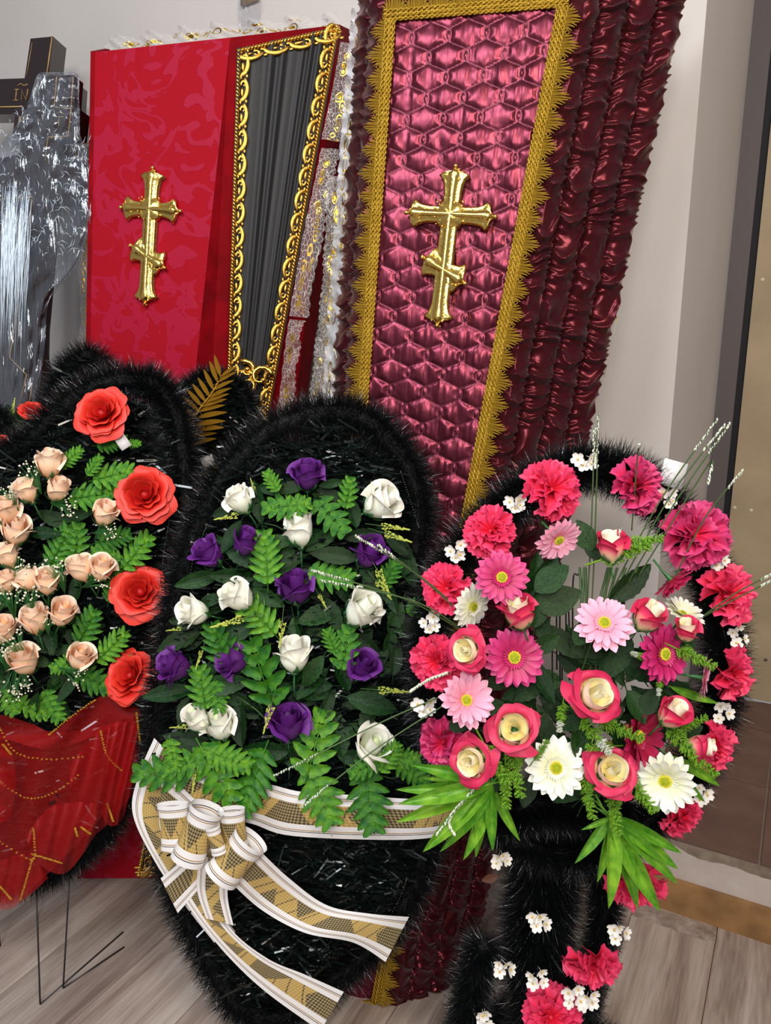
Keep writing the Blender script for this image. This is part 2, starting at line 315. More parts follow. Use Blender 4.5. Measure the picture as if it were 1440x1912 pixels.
def plank_mat():
    nt = NT('grey_oak_laminate'); b = nt.b; v = coords(nt, 'Object', (1, .06, 1)); oi = nt.n('ShaderNodeObjectInfo')
    ad = nt.n('ShaderNodeVectorMath', operation='ADD'); nt.l(v, ad.inputs[0]); cx = nt.n('ShaderNodeMath', operation='MULTIPLY'); cx.inputs[1].default_value = 37; nt.l(oi.outputs['Random'], cx.inputs[0]); nt.l(cx.outputs[0], ad.inputs[1])
    n1 = nt.n('ShaderNodeTexNoise', _Scale=26, _Detail=6, _Distortion=.6); nt.l(ad.outputs[0], n1.inputs['Vector'])
    n2 = nt.n('ShaderNodeTexNoise', _Scale=160, _Detail=3); nt.l(ad.outputs[0], n2.inputs['Vector'])
    mm = nt.n('ShaderNodeMath', operation='MULTIPLY_ADD'); nt.l(n2.outputs[0], mm.inputs[0]); mm.inputs[1].default_value = .45; nt.l(n1.outputs[0], mm.inputs[2])
    c = ramp(nt, mm.outputs[0], [(.5, lin((132, 112, 102))), (.72, lin((168, 150, 138))), (.95, lin((194, 180, 168)))])
    hs = nt.n('ShaderNodeHueSaturation'); nt.l(c, hs.inputs['Color']); mr = nt.n('ShaderNodeMapRange'); nt.l(oi.outputs['Random'], mr.inputs[0]); mr.inputs[3].default_value = .88; mr.inputs[4].default_value = 1.1; nt.l(mr.outputs[0], hs.inputs['Value'])
    nt.l(hs.outputs[0], b.inputs['Base Color']); b.inputs['Roughness'].default_value = .42
    bp = nt.n('ShaderNodeBump', _Strength=.15, _Distance=.001); nt.l(mm.outputs[0], bp.inputs['Height']); nt.l(bp.outputs[0], b.inputs['Normal']); return nt.m
PLANK = plank_mat()
WALL = M_('painted_wall', (206, 198, 192), .8, c2=(200, 192, 186), vs=3, bump=(90, .08))
PLAS = M_('rough_white_plaster', (206, 194, 186), .85, c2=(192, 178, 168), vs=12, bump=(40, .5))
TILE = M_('brown_ceramic_tile', (112, 84, 74), .45, c2=(98, 72, 64), vs=9, bump=(40, .1))
GROUT = M_('grout', (140, 124, 112), .9)
OAK = M_('oak_skirting', (166, 124, 78), .45, c2=(136, 100, 62), vs=16, bump=(30, .1))
DOORM = M_('pale_plywood_door', (176, 156, 124), .6, c2=(160, 140, 110), vs=5, bump=(30, .1))
FRAMEM = M_('grey_door_frame', (92, 84, 84), .6)
DARKG = M_('dark_gap', (16, 12, 22), .7)

# ------------------------------------------------------------------ structure
def quadbox(name, e0, e1, n0, n1, z0, z1, mat, parent=None, kind='structure', bev=0):
    c = en((e0+e1)/2, (n0+n1)/2, (z0+z1)/2)
    m = MB().box((0, 0, 0), e1-e0, n1-n0, z1-z0).mesh(name, mat, smooth=False)
    o = link(name, m, None); o.location = c; o.rotation_euler.z = -YAW
    if parent is not None: o.parent = parent; o.matrix_parent_inverse = parent.matrix_world.inverted()
    if kind: o['kind'] = kind
    return o
def vnoise_s(x, k):
    i = math.floor(x); f = x-i; f = f*f*(3-2*f); g = lambda j: math.sin(j*127.1+k*311.7)*43758.5453 % 1
    return g(i)*(1-f)+g(i+1)*f
WN = 1.79; EC = -.262                         # wall plane distance, doorway corner along it
quadbox('wall_back', -3.4, EC, WN, WN+.95, 0, 3.0, WALL)
DN = 2.66
quadbox('wall_right', EC-.02, 2.2, WN, DN, 0, .185, PLAS)          # rough plaster riser below the doorway
fl = MB().box((0, 0, -.03), 6.2, 4.0, .05).mesh('floor', M_('underlay', (90, 80, 74), .9), False)
flo = link('floor', fl); flo.location = en(-.5, -.21, 0); flo.rotation_euler.z = -YAW; flo['kind'] = 'structure'
bpy.context.view_layer.update()
PWD, PLN = .192, 1.285
pm = MB().box((0, 0, -.0045), PWD-.0016, PLN-.0016, .009).mesh('plank', PLANK, False)
k = 0
for i in range(-13, 8):
    off = random.random()*PLN
    for j in range(-1, 5):
        n0 = -1.4+off-PLN+j*PLN; n1 = n0+PLN
        if n0 > WN-.02 or n1 < -1.9: continue
        a, b = max(n0, -2.1), min(n1, WN-.012)
        o = link('plank', pm, flo); o.matrix_parent_inverse = flo.matrix_world.inverted()
        o.location = en(i*PWD+.04, (a+b)/2, .0); o.rotation_euler.z = -YAW; o.scale.y = (b-a)/PLN
tl = quadbox('trim_1', EC-.02, 2.2, WN+.006, DN, .185, .194, GROUT); bpy.context.view_layer.update()
for i in range(0, 7):
    for j in range(0, 3):
        e0 = .018-.333+i*.333; e1 = e0+.327; n0 = WN+.0+j*.333; n1 = min(n0+.326, DN)
        if i == 0: e0 = EC+.002; e1 = .012
        if n1-n0 > .03: quadbox('tile', e0, e1, n0, n1, .19, .203-.001*((i*3+j) % 2), TILE, tl, kind=None)
quadbox('baseboard_back', -3.4, 2.2, WN-.016, WN-.0005, 0, .087, OAK)
# ragged grey mortar strip along the tile edge
mb = MB(); NS = 160; V = []
for i in range(NS):
    e = EC+1.3*i/(NS-1); h = .006+.028*max(0, float(vnoise_s(i*.11, 1)))*(1 if e < .05 else .35)+.004*float(vnoise_s(i*.6, 2))
    V += [en(e, WN-.0015, .19), en(e, WN-.0015, .19-h)]
mb.add(V, [(2*i, 2*i+1, 2*i+3, 2*i+2) for i in range(NS-1)])
mb.build('trim_2', M_('grey_mortar', (120, 106, 92), .9, c2=(150, 134, 118), vs=30), smooth=False, kind='structure')
# door frame, gap, door
fr = quadbox('trim_3', EC, EC+.055, DN, DN+.06, .2, 3.0, FRAMEM)
quadbox('door_gap_shade', EC+.055, EC+.075, DN+.025, DN+.07, .2, 3.0, DARKG)  # dark strip standing in for the shade inside the door gap
dr = quadbox('door_1', EC+.075, EC+1.7, DN+.01, DN+.05, .203, 3.0, DOORM); bpy.context.view_layer.update()
quadbox('panel_seam', EC+.262, EC+.265, DN+.0085, DN+.012, .203, 3.0, M_('seam_shadow', (130, 112, 84), .8), dr, kind=None)
DP = Plane(en(0, DN+.01, 0), -Nn)
for (u, v, c) in ((1372, 948, (214, 200, 176)), (1403, 953, (214, 200, 176)), (1424, 522, (214, 200, 176)), (1430, 1232, (96, 82, 66))):
    m = MB().ball((0, 0, 0), .0065, sc=(1, 1, .35)); o = m.build('screw_cap', M_('screw_cap', c, .6)); o.matrix_basis = frame(DP.at(u, v), -Nn)
    o.parent = dr; o.matrix_parent_inverse = dr.matrix_world.inverted()

# ------------------------------------------------------------------ cloth and trim builders
def lp(a, b, t): return a+(b-a)*t
class Facet:                                  # four-cornered sloping face: A0->A1 one long edge, B0->B1 the other (top -> foot)
    def __init__(s, A0, A1, B0, B1):
        s.A0, s.A1, s.B0, s.B1 = A0, A1, B0, B1
        n = (B0-A0).cross(A1-A0).normalized(); s.n = n if n.dot(CAM-A0) > 0 else -n
        s.plane = Plane(A0, s.n)
    def __call__(s, x, t, h=0): return lp(lp(s.A0, s.A1, t), lp(s.B0, s.B1, t), x)+s.n*h
def slab(fc, th, name, mat, parent, **k):
    V = [fc(0, 0), fc(1, 0), fc(1, 1), fc(0, 1)]; V += [p-fc.n*th for p in V]
    return MB().add(V, [(0, 1, 2, 3), (7, 6, 5, 4), (0, 4, 5, 1), (1, 5, 6, 2), (2, 6, 7, 3), (3, 7, 4, 0)]).build(name, mat, parent, smooth=False, **k)
def vnoise(x, y, seed=0):                     # smooth value noise, numpy
    g = np.random.default_rng(seed).random((64, 64)); xi = np.floor(x).astype(int); yi = np.floor(y).astype(int); fx = x-xi; fy = y-yi
    fx = fx*fx*(3-2*fx); fy = fy*fy*(3-2*fy); G = lambda a, b: g[a % 64, b % 64]
    return (G(xi, yi)*(1-fx)+G(xi+1, yi)*fx)*(1-fy)+(G(xi, yi+1)*(1-fx)+G(xi+1, yi+1)*fx)*fy
def ruched(fc, cols, length, nx, nt, amp, seed, name, parent, x0=0, x1=1, fold=.030):
    xs = np.linspace(0, 1, nx); ts = np.linspace(0, 1, nt); X, T = np.meshgrid(xs, ts, indexing='ij')
    sx = X*cols; ci = np.minimum(np.floor(sx), cols-1); q = sx-ci
    env = np.sin(np.pi*np.clip(q, 0, 1))**.5
    wob = (vnoise(ci*7.3+1.5, T*length*11, seed)-.5)*2+(vnoise(ci*5.1+.5+q*.9, T*length*24, seed+2)-.5)*1.0
    sag = ((q-.5)**2-.25)*(1.0+1.6*(vnoise(ci*3+1, T*length*8, seed+3)-.3))+(q-.5)*(vnoise(ci*2+9, T*length*10, seed+4)-.5)*1.9
    ph = (T*length/fold+wob*1.1+ci*.37+sag*.55)*np.pi
    rid = (1-np.abs(np.sin(ph)))**1.6
    str_ = .35+.9*vnoise(sx*1.3+3, T*length*30, seed+5)
    ph2 = (T*length/fold*2.7+wob*2.2+ci*.7+np.sign(q-.5)*q*.9)*np.pi
    puck = (1-np.abs(np.sin(ph2)))**1.3*(1-env)**.8*np.clip(env*4, 0, 1)
    H = amp*(.62*env+.55*rid*str_*env**.7+.55*puck+.16*env*vnoise(sx*2.5+1, T*length*38, seed+7))*np.clip(X*9+.15, 0, 1)
    A0, A1, B0, B1, n = [np.array(v) for v in (fc.A0, fc.A1, fc.B0, fc.B1, fc.n)]
    XX = x0+(x1-x0)*X + (vnoise(T*length*30, ci*1.0+.01, seed+9)-.5)*.012*(1-np.abs(2*X-1))
    sl = (vnoise(sx*3, T*length*22, seed+11)-.5)*.012
    TT = np.clip(T+sl/length, 0, 1)
    P = (A0+(A1-A0)*TT[..., None])*(1-XX[..., None])+(B0+(B1-B0)*TT[..., None])*XX[..., None]+n*H[..., None]
    I = np.arange(nx*nt).reshape(nx, nt)
    F = np.stack([I[:-1, :-1], I[1:, :-1], I[1:, 1:], I[:-1, 1:]], -1).reshape(-1, 4)
    return link(name, np_mesh(name, P.reshape(-1, 3), F, SATIN, True), parent)
# scroll unit of the gilded frame: x along the frame (0..1), y inward, z out
sc = MB()
arc = [(.02+.44*(1-math.cos(a)), .42*math.sin(a)*1.0+.05, .16+.1*math.sin(a)) for a in np.linspace(0, 2.6, 12)]
sc.tube(arc, [.05+.09*math.sin(x*math.pi) for x in np.linspace(.05, .95, 12)], 7)
sc.tube([(.62+.17*(1-t/9)*math.cos(4.4+t*.75), .25+.17*(1-t/9)*math.sin(4.4+t*.75), .22) for t in range(9)], [.07*(1-t/12) for t in range(9)], 6)
sc.ball((.95, .42, .2), .09, 7, 5); sc.ball((.33, .17, .14), .16, 8, 5, (1.2, .6, .7)); sc.ball((.9, .08, .14), .12, 7, 5, (1, .7, .8))
for a in (.5, 1.0, 1.6, 2.2): sc.ball((.45-.36*math.cos(a), .06+.48*math.sin(a), .16), .075, 6, 4)
SCROLL = sc.mesh('scroll', GOLDR)
def gilded_side(par, fc, p, q, flip=1, unit=.047, size=.05, name='frame_side'):
    """one side of a gilded frame from p to q (world) on facet fc: flat rail, twisted rope, repeated scrolls"""
    n = fc.n; d = (q-p); L = d.length; d.normalize(); inn = n.cross(d).normalized()*flip
    mb = MB(); a, b = p, q
    V = [a, b, b+inn*.016, a+inn*.016]; V2 = [x+n*.006 for x in V]
    mb.add(V+V2, [(3, 2, 1, 0), (4, 5, 6, 7), (0, 1, 5, 4), (1, 2, 6, 5), (2, 3, 7, 6), (3, 0, 4, 7)])
    for s in (0, math.pi):
        m = int(L/.0022); mb.tube([p+d*(L*i/m)+inn*(.0045+.0028*math.cos(i*.95+s))+n*(.009+.0028*math.sin(i*.95+s)) for i in range(m+1)], .0026, 5)
    r = mb.build(name, GOLDR, par)
    k = max(1, int(L/unit))
    for i in range(k):
        M = Matrix((d, inn, n)).transposed().to_4x4() @ Matrix.Diagonal((L/k*1.05, size*.72, size*.55, 1)); M.translation = p+d*(L*i/k)+inn*.008+n*.004
        link('scroll', SCROLL, r, M=M)
    return r
# one tuft of the metallic fringe: x along, y outward
tf = MB()
for i in range(13):
    x = (i+.5)/13; ln = .18+.82*(1-abs(2*x-1))**.9
    y0 = 0
    for sgn in (-1, 1):
        xx = x+sgn*.02
        tf.tube([(xx, 0, .03), (xx+.03*math.sin(i*2.1), ln*.55, .12), (x+.02*math.sin(i*3.3)+(x-.5)*.3, ln, .06)], .02, 4, cap=False)
TUFT = tf.mesh('tuft', GTHREAD)
def fringe(par, n, p, q, out, unit=.040, band=.018, ln=.032, name='gold_braid'):
    d = (q-p); L = d.length; d.normalize(); out = Vector(out); out = (out-d*out.dot(d)-n*out.dot(n)).normalized()
    mb = MB(); m = int(L/.004)
    for r_, y in ((.0022, .1), (.003, .5), (.0022, .9)):
        for s in (0, math.pi):
            mb.tube([p+d*(L*i/m)+out*(band*y+.0028*math.sin(i*1.3+s))+n*(.003+.0014*math.cos(i*1.3+s)) for i in range(m+1)], r_*.85, 4)
    V = [p, q, q+out*band, p+out*band]; V2 = [x+n*.0025 for x in V]
    mb.add(V+V2, [(3, 2, 1, 0), (4, 5, 6, 7), (0, 1, 5, 4), (1, 2, 6, 5), (2, 3, 7, 6), (3, 0, 4, 7)])
    r = mb.build(name, GTHREAD, par)
    k = int(L/unit)
    for i in range(k):
        f = random.uniform(.88, 1.12)
        M = Matrix((d, out, n)).transposed().to_4x4() @ Matrix.Diagonal((L/k*1.02, ln*f, .04, 1)); M.translation = p+d*(L*i/k)+out*(band-.001)+n*.001
        link('tuft', TUFT, r, M=M)
    return r
def ortho_cross(par, P, u0, v0, u1, v1, armw, name='crucifix_ornament', off=.004, w=.30):
    """moulded gilt eight-pointed cross, top knob at (u0,v0), foot knob at (u1,v1)"""
    a = P.at(u0, v0, off); b = P.at(u1, v1, off); L = (a-b).length; y = (a-b).normalized(); z = P.n; x = y.cross(z).normalized()
    mb = MB(); W = L*.062; T = L*.035
    def W3(px, py, pz): return b+x*px*L+y*py*L+z*pz*L
    def bar(c, ang, half0, half1, wd):
        """bar along direction ang through c, flared pointed ends; ridge section"""
        ca, sa = math.cos(ang), math.sin(ang)
        st = []
        for sgn, h in ((-1, half0), (1, half1)):
            if h <= 0: continue
            prof = [(h, .004), (h-.02, wd*.62), (h-.026, wd*1.28), (h-.045, wd*1.72), (h-.066, wd*1.28), (h-.10, wd*1.05), (h-.14, wd*.95)]
            if sgn == 1: prof = prof[::-1]
            st += [(sgn*q[0], q[1]) for q in prof]
        V = []; 
        prs = [(-1, 0.0), (-1.0, .022), (-.78, .034), (-.42, .026), (-.3, .044), (0, .052), (.3, .044), (.42, .026), (.78, .034), (1.0, .022), (1, 0)]
        for (s_, ww) in st:
            for (k_, h_) in prs:
                lx, ly = s_, k_*ww
                V.append(W3(c[0]+lx*ca-ly*sa, c[1]+lx*sa+ly*ca, h_*(1 if ww > .01 else .5)))
        F = gf(len(st), len(prs)); F += [tuple(i*len(prs) for i in range(len(st))), tuple(i*len(prs)+len(prs)-1 for i in range(len(st)))][::-1]
        mb.add(V, F)
        for sgn, h in ((-1, half0), (1, half1)):
            if h > 0: mb.ball(W3(c[0]+sgn*(h+.012)*ca, c[1]+sgn*(h+.012)*sa, .02), .016*L, 8, 6)
    bar((0, .5), math.pi/2, .47, .47, .057)
    bar((0, .695), 0, armw/2, armw/2, .052)
    bar((0, .36), math.radians(-26), .15, .15, .06)
    c = .082; V = []
    for rr, h in ((1, 0), (1, .022), (.86, .036), (0.0, .05)):
        for k in range(16):
            a_ = 2*math.pi*k/16+math.pi/16; f_ = 1/max(abs(math.cos(a_)), abs(math.sin(a_)))*(1 if k % 4 in (1, 2) or True else 1)
            V.append(W3(rr*c*f_*math.cos(a_), .695+rr*c*f_*math.sin(a_), h))
    mb.add(V, [(i*16+k, i*16+(k+1) % 16, (i+1)*16+(k+1) % 16, (i+1)*16+k) for i in range(3) for k in range(16)])
    rq = random.Random(3)
    for k in range(70):                         # punched dots at the flared ends and the boss
        cx, cy = rq.choice(((0, .92), (armw/2-.05, .695), (-armw/2+.05, .695), (0, .05), (.12*.9, .305), (-.12*.9, .415), (.055, .74), (-.055, .74), (.055, .65), (-.055, .65)))
        mb.ball(W3(cx+rq.uniform(-.04, .04), cy+rq.uniform(-.04, .04), .034), L*.007, 5, 4)
    return mb.build(name, GOLD, par)
def lace_strip(par, pts, wdir, width, mat=LACE, n=60, ruff=.01, name='lace', rn=9, rep=12):
    P = spline(pts, n); V = []; uv = []
    for i, p in enumerate(P):
        p = Vector(p); t = Vector(P[min(i+1, n-1)])-Vector(P[max(i-1, 0)]); t.normalize(); wd = Vector(wdir).normalized(); nn = wd.cross(t).normalized()
        for j in range(9):
            s = j/8; sc_ = width*(1+.06*math.sin(i*2.1)*s)
            V.append(p+wd*sc_*s+nn*ruff*s*math.sin(i/n*rn*2*math.pi+s*1.5)+nn*.3*ruff*math.sin(i*.9+j)); uv.append((i/n*rep, s))
    return MB().add(V, gf(n, 9), uv).build(name, mat, par)
def sheet(par, EA, EB, P, off, mat, name, n=36, m=10, amp=0, rip=3, rep=1, ph=0, bow=0, endoff=(0, 0)):
    A = spline([(a[0], a[1], a[2] if len(a) > 2 else 0) for a in EA], n); B = spline([(a[0], a[1], a[2] if len(a) > 2 else 0) for a in EB], n)
    V = []; uv = []
    for i in range(n):
        t = i/(n-1)
        for j in range(m):
            s = j/(m-1); q = A[i]*(1-s)+B[i]*s
            h = off+q[2]+(1.7 if mat is ORG else 1)*amp*math.sin(rip*2*math.pi*(t+.25*s)+ph)+bow*math.sin(math.pi*s)+lp(endoff[0], endoff[1], t)
            V.append(P.at(q[0], q[1], h)); uv.append((t*rep, s))
    return MB().add(V, gf(n, m), uv).build(name, mat, par)

# ------------------------------------------------------------------ burgundy coffin lid
PB = lean(0, 1.37, .10, .30)
lid = thing('coffin_cover', 'burgundy satin coffin lid with quilted front panel, gold fringe and large gilt cross', 'coffin lid', (.1, 1.45, 0), 'coffin lids leaning on the wall')
fr_ = Facet(PB.at(722, 6), PB.at(596, 1880), PB.at(1066, -18), PB.at(722, 1880)); fr_.n = PB.n if PB.n.dot(CAM-fr_.A0) > 0 else -PB.n
body = Facet(PB.at(722, -10, -.006), PB.at(596, 1880, -.006), PB.at(1066, -32, -.006), PB.at(722, 1880, -.006))
slab(body, .05, 'lid_board', BACKM, lid)
def quiltpanel():
    TL, TR, BL, BR = PB.at(738, 36), PB.at(1043, 12), PB.at(604, 1870), PB.at(698, 1870)
    nx, nt = 150, 760; xs = np.linspace(0, 1, nx); ts = np.linspace(0, 1, nt); X, T = np.meshgrid(xs, ts, indexing='ij')
    a = [np.array(v) for v in (TL, TR, BL, BR)]
    P = (a[0]+(a[2]-a[0])*T[..., None])*(1-X[..., None])+(a[1]+(a[3]-a[1])*T[..., None])*X[..., None]
    ex = (a[1]-a[0]); ex /= np.linalg.norm(ex); ey = np.cross(np.array(PB.n), ex); 
    if ey[2] > 0: ey = -ey
    lx = (P-a[0])@ex; ly = (P-a[0])@ey
    p = .034; cell = []
    # hex-like cells: centre spacing p in columns, 2p rows ; stitched zigzags and small diamonds between
    segs = []; cols = range(-16, 14)
    for i in cols:
        for j in range(-2, 62):
            cx = i*p; cy = (j+(.5 if i % 2 else 0))*2.05*p; dh = .0105; dw = .0048
            segs += [((cx, cy-dh), (cx+dw, cy)), ((cx+dw, cy), (cx, cy+dh)), ((cx, cy+dh), (cx-dw, cy)), ((cx-dw, cy), (cx, cy-dh))]
            for sg in (-1, 1): segs.append(((cx, cy+dh), (cx+sg*p, cy+.0+1.025*p-dh)))
    # height from distance to the lines (local wrap)
    u = lx/p; best = np.full(lx.shape, 9.)
    cxs = np.round(u)
    for di in (-1, 0, 1):
        ii = cxs+di; odd = np.mod(ii, 2); cx = ii*p; r0 = ly/(2.05*p)-.5*odd; jj = np.round(r0)
        for dj in (-1, 0, 1):
            cy = (jj+dj+.5*odd)*2.05*p; dx = lx-cx; dy = ly-cy
            d0 = np.abs(np.hypot(dx*1.8, dy)-.0095)*.6; best = np.minimum(best, d0)
            for sg in (-1, 1):
                x1, y1 = 0, .0105; x2, y2 = sg*p, 1.025*p-.0105; L2 = (x2-x1)**2+(y2-y1)**2
                tt = np.clip(((dx-x1)*(x2-x1)+(dy-y1)*(y2-y1))/L2, 0, 1); best = np.minimum(best, np.hypot(dx-x1-tt*(x2-x1), dy-y1-tt*(y2-y1)))
    H = .0042*(1-np.exp(-best/.006)); H += .0022*(vnoise(lx*60, ly*18, 5)-.5)*2*np.clip(best/.008, 0, 1); H += .0016*(vnoise(lx*160+3, ly*30, 8)-.5)*np.clip(X*1.6, .3, 1)
    P = P+np.array(PB.n)*(H[..., None]+.002)
    I = np.arange(nx*nt).reshape(nx, nt); F = np.stack([I[:-1, :-1], I[1:, :-1], I[1:, 1:], I[:-1, 1:]], -1).reshape(-1, 4)
    o = link('quilted_panel', np_mesh('quilted_panel', P.reshape(-1, 3), F, QUILT, True), lid)
    # stitches: short dashes
    V = []; F = []
    W0 = np.linalg.norm(a[1]-a[0]); Lp = np.linalg.norm(a[2]-a[0])
    bl = np.array([(a[2]-a[0])@ex, (a[2]-a[0])@ey]); br = np.array([(a[3]-a[0])@ex, (a[3]-a[0])@ey])
    for (x1, y1), (x2, y2) in segs:
        L = math.hypot(x2-x1, y2-y1); k = max(2, int(L/.0042)); dx, dy = (x2-x1)/L, (y2-y1)/L
        for q in range(k):
            c0 = (q+.15)/k; c1 = (q+.8)/k; ax, ay = x1+(x2-x1)*c0, y1+(y2-y1)*c0; bx, by = x1+(x2-x1)*c1, y1+(y2-y1)*c1
            t = ay/bl[1]
            if t < 0 or t > 1: continue
            lo = bl[0]*t; hi = W0+(br[0]-W0)*t
            if min(ax, bx) < lo or max(ax, bx) > hi: continue
            w_ = .0005; b0 = len(V)
            for (qx, qy, s) in ((ax, ay, -1), (bx, by, -1), (bx, by, 1), (ax, ay, 1)):
                V.append(a[0]+ex*(qx-dy*w_*s)+ey*(qy+dx*w_*s)+np.array(PB.n)*.0036)
            F.append((b0, b0+1, b0+2, b0+3))
    link('stitching', np_mesh('stitching', np.array(V), np.array(F), M_('pale_pink_stitch', (112, 34, 60), .5), False), lid, kind='stuff')
quiltpanel()
BO = -.115
rf = Facet(PB.at(1066, -34), PB.at(716, 1884), PB.at(1282, -60, BO), PB.at(858, 1872, BO))
slab(Facet(rf.A0-rf.n*.004, rf.A1-rf.n*.004, rf.B0-rf.n*.004, rf.B1-rf.n*.004), .02, 'side_board', BACKM, lid)
ruched(rf, 4, 2.2, 150, 900, .027, 11, 'ruched_side', lid, 0, 1.03, .05)
lf = Facet(PB.at(726, -6), PB.at(598, 1880), PB.at(682, -2, BO), PB.at(560, 1870, BO)); lf.n = (-PB.n.cross(Vector((0, 0, 1)))).normalized() if False else lf.n
ruched(lf, 2, 2.2, 60, 700, .022, 21, 'ruched_side', lid, 0, 1.05, .034)
tp = Facet(PB.at(722, 8), PB.at(1066, -16), PB.at(690, -10, -.09), PB.at(1110, -36, -.09)); ruched(tp, 1, .5, 24, 160, .014, 5, 'ruched_top', lid)
n_ = PB.n
fringe(lid, n_, PB.at(739, 36, .009), PB.at(606, 1868, .009), Vector((-1, 0, 0)), name='gold_braid')
fringe(lid, n_, PB.at(1041, 12, .012), PB.at(695, 1868, .012), Vector((1, 0, 0)), name='gold_braid')
fringe(lid, n_, PB.at(716, 41, .007), PB.at(1062, 13, .007), Vector((0, 0, 1)), name='gold_braid')
fringe(lid, n_, PB.at(600, 1868, .009), PB.at(702, 1868, .009), Vector((0, 0, -1)), name='gold_braid')
PBn = Plane(PB.p, n_); ortho_cross(lid, Plane(PB.p+PB.n*0, PB.n), 853, 306, 817, 614, .545, off=.012)
# box of the same coffin behind it: pale lining edge, ruffled white and gold lace
PW = Plane(PB.p-PB.n*.17, PB.n)
boxb = thing('coffin', 'coffin box behind the burgundy lid, only its white and gold lace edging showing', 'coffin', (.12, 1.62, 0), 'coffin boxes behind their lids')
slab(Facet(PW.at(690, 30), PW.at(640, 1690), PW.at(1180, 0, 0.02), PW.at(820, 1690)), .04, 'coffin_wall', SATIN, boxb)
lace_strip(boxb, [PW.at(u, v) for u, v in ((684, 24), (668, 200), (652, 400), (640, 560), (626, 760))], Vector((-1, -.1, 0)), .03, LACED, 110, .016, 'lace_ruffle', 22, 14)
lace_strip(boxb, [PW.at(u, v, .02) for u, v in ((640, 330), (636, 450), (628, 560), (616, 660), (606, 750))], Vector((-1, -.25, 0)), .034, LACE, 90, .008, 'lace', 5, 14)
lace_strip(boxb, [PW.at(u, v, .05) for u, v in ((1262, 60), (1215, 260), (1172, 470), (1130, 680), (1098, 780), (1060, 900))], Vector((1, .1, 0)), .004, LACE, 110, .008, 'lace', 9, 30)

# ------------------------------------------------------------------ red coffin lid
PR = lean(-.7, 1.73, .09, .25)
rl = thing('coffin_cover', 'red damask coffin lid with gilt cross and black pleated side panel in gilded frame', 'coffin lid', (-.6, 1.8, 0), 'coffin lids leaning on the wall')
ff = Facet(PR.at(178, 97), PR.at(152, 1640), PR.at(430, 70), PR.at(267, 1640))
slab(ff, .03, 'lid_panel', DAMASK, rl)
sf = Facet(PR.at(430, 70), PR.at(267, 1640), PR.at(634, 46, -.10), PR.at(345, 1640, -.10))
slab(sf, .02, 'lid_side', REDV, rl)
s2 = Facet(PR.at(634, 46, -.10), PR.at(345, 1640, -.10), PR.at(668, 62, -.26), PR.at(448, 1640, -.26))
slab(s2, .012, 'lid_rim', REDV, rl)
lside = Facet(PR.at(178, 97), PR.at(152, 1640), PR.at(205, 92, -.2), PR.at(178, 1640, -.2)); slab(lside, .01, 'lid_rim', REDV, rl)
ortho_cross(rl, PR, 288, 310, 273, 573, .46, off=.004)
SP = sf.plane
def pleats(par, c00, c10, c01, c11, name):
    nx, nt = 120, 40; V = []
    for i in range(nx):
        for j in range(nt):
            x = i/(nx-1); t = j/(nt-1); xx = x+.018*math.sin(7*x+2*t)
            p = lp(lp(c00, c10, xx), lp(c01, c11, xx), t)
            V.append(p+sf.n*(.006+.008*(1-.35*t)*(.5+.5*math.sin(xx*60+1.6*math.sin(xx*9)))*(.55+.45*math.sin(xx*17+1))))
    return MB().add(V, gf(nx, nt)).build(name, BLKF, par)
q = [SP.at(u, v) for u, v in ((442, 94), (632, 52), (424, 716), (496, 806))]
pleats(rl, q[0], q[1], q[2], q[3], 'pleated_panel')
gilded_side(rl, sf, q[2], q[0], -1); gilded_side(rl, sf, q[0], q[1], -1); gilded_side(rl, sf, q[1], q[3], -1); gilded_side(rl, sf, q[3], q[2], -1)
q2 = [SP.at(u, v) for u, v in ((405, 860), (480, 880), (256, 1632), (338, 1632))]
pleats(rl, q2[0], q2[1], q2[2], q2[3], 'pleated_panel')
gilded_side(rl, sf, q2[2], q2[0], -1, .07, .06); gilded_side(rl, sf, q2[3], q2[2], -1, .07, .06); gilded_side(rl, sf, q2[1], q2[3], -1, .07, .06)
# corner rocaille
c = SP.at(470, 704, .02); orn = MB().ball(c, .016, 10, 6, (1, .6, 1.2)).build('corner_ornament', GOLDR, rl)
for a0, r0, sg in ((0, .028, 1), (2.2, .022, -1), (4.2, .02, 1)):
    cc = c+(R*math.cos(a0)+U*math.sin(a0))*.02
    MB().tube([cc+(R*math.cos(a0+sg*t*.55)+U*math.sin(a0+sg*t*.55))*r0*(1-t/14)+sf.n*.01 for t in range(11)], [.007*(1-t/16) for t in range(11)], 7).build('scroll', GOLDR, orn)
for du, dv in ((-18, -8), (-8, -14), (4, 12), (22, 6), (10, -12), (-25, 10), (20, 80), (14, 100)): MB().ball(SP.at(470+du, 704+dv, .02), .008, 8, 5).build('bead', GOLDR, orn)
B = lambda u, v, o=0: s2.plane.at(u, v, o)
lace_strip(rl, [B(u, v, .012) for u, v in ((636, 78), (622, 160), (600, 260))], Vector((1, -.2, -.15)), .05, LACE, 60, .004, 'lace', 3, 7)
lace_strip(rl, [B(u, v, .022) for u, v in ((600, 276), (585, 350), (566, 440), (540, 590))], Vector((1, -.3, -.1)), .045, LACE, 60, .006, 'lace', 3, 9)
lace_strip(rl, [B(u, v, .026) for u, v in ((540, 596), (532, 650), (524, 720), (512, 800))], Vector((1, -.3, -.1)), .035, LACE, 50, .008, 'lace', 3, 6)
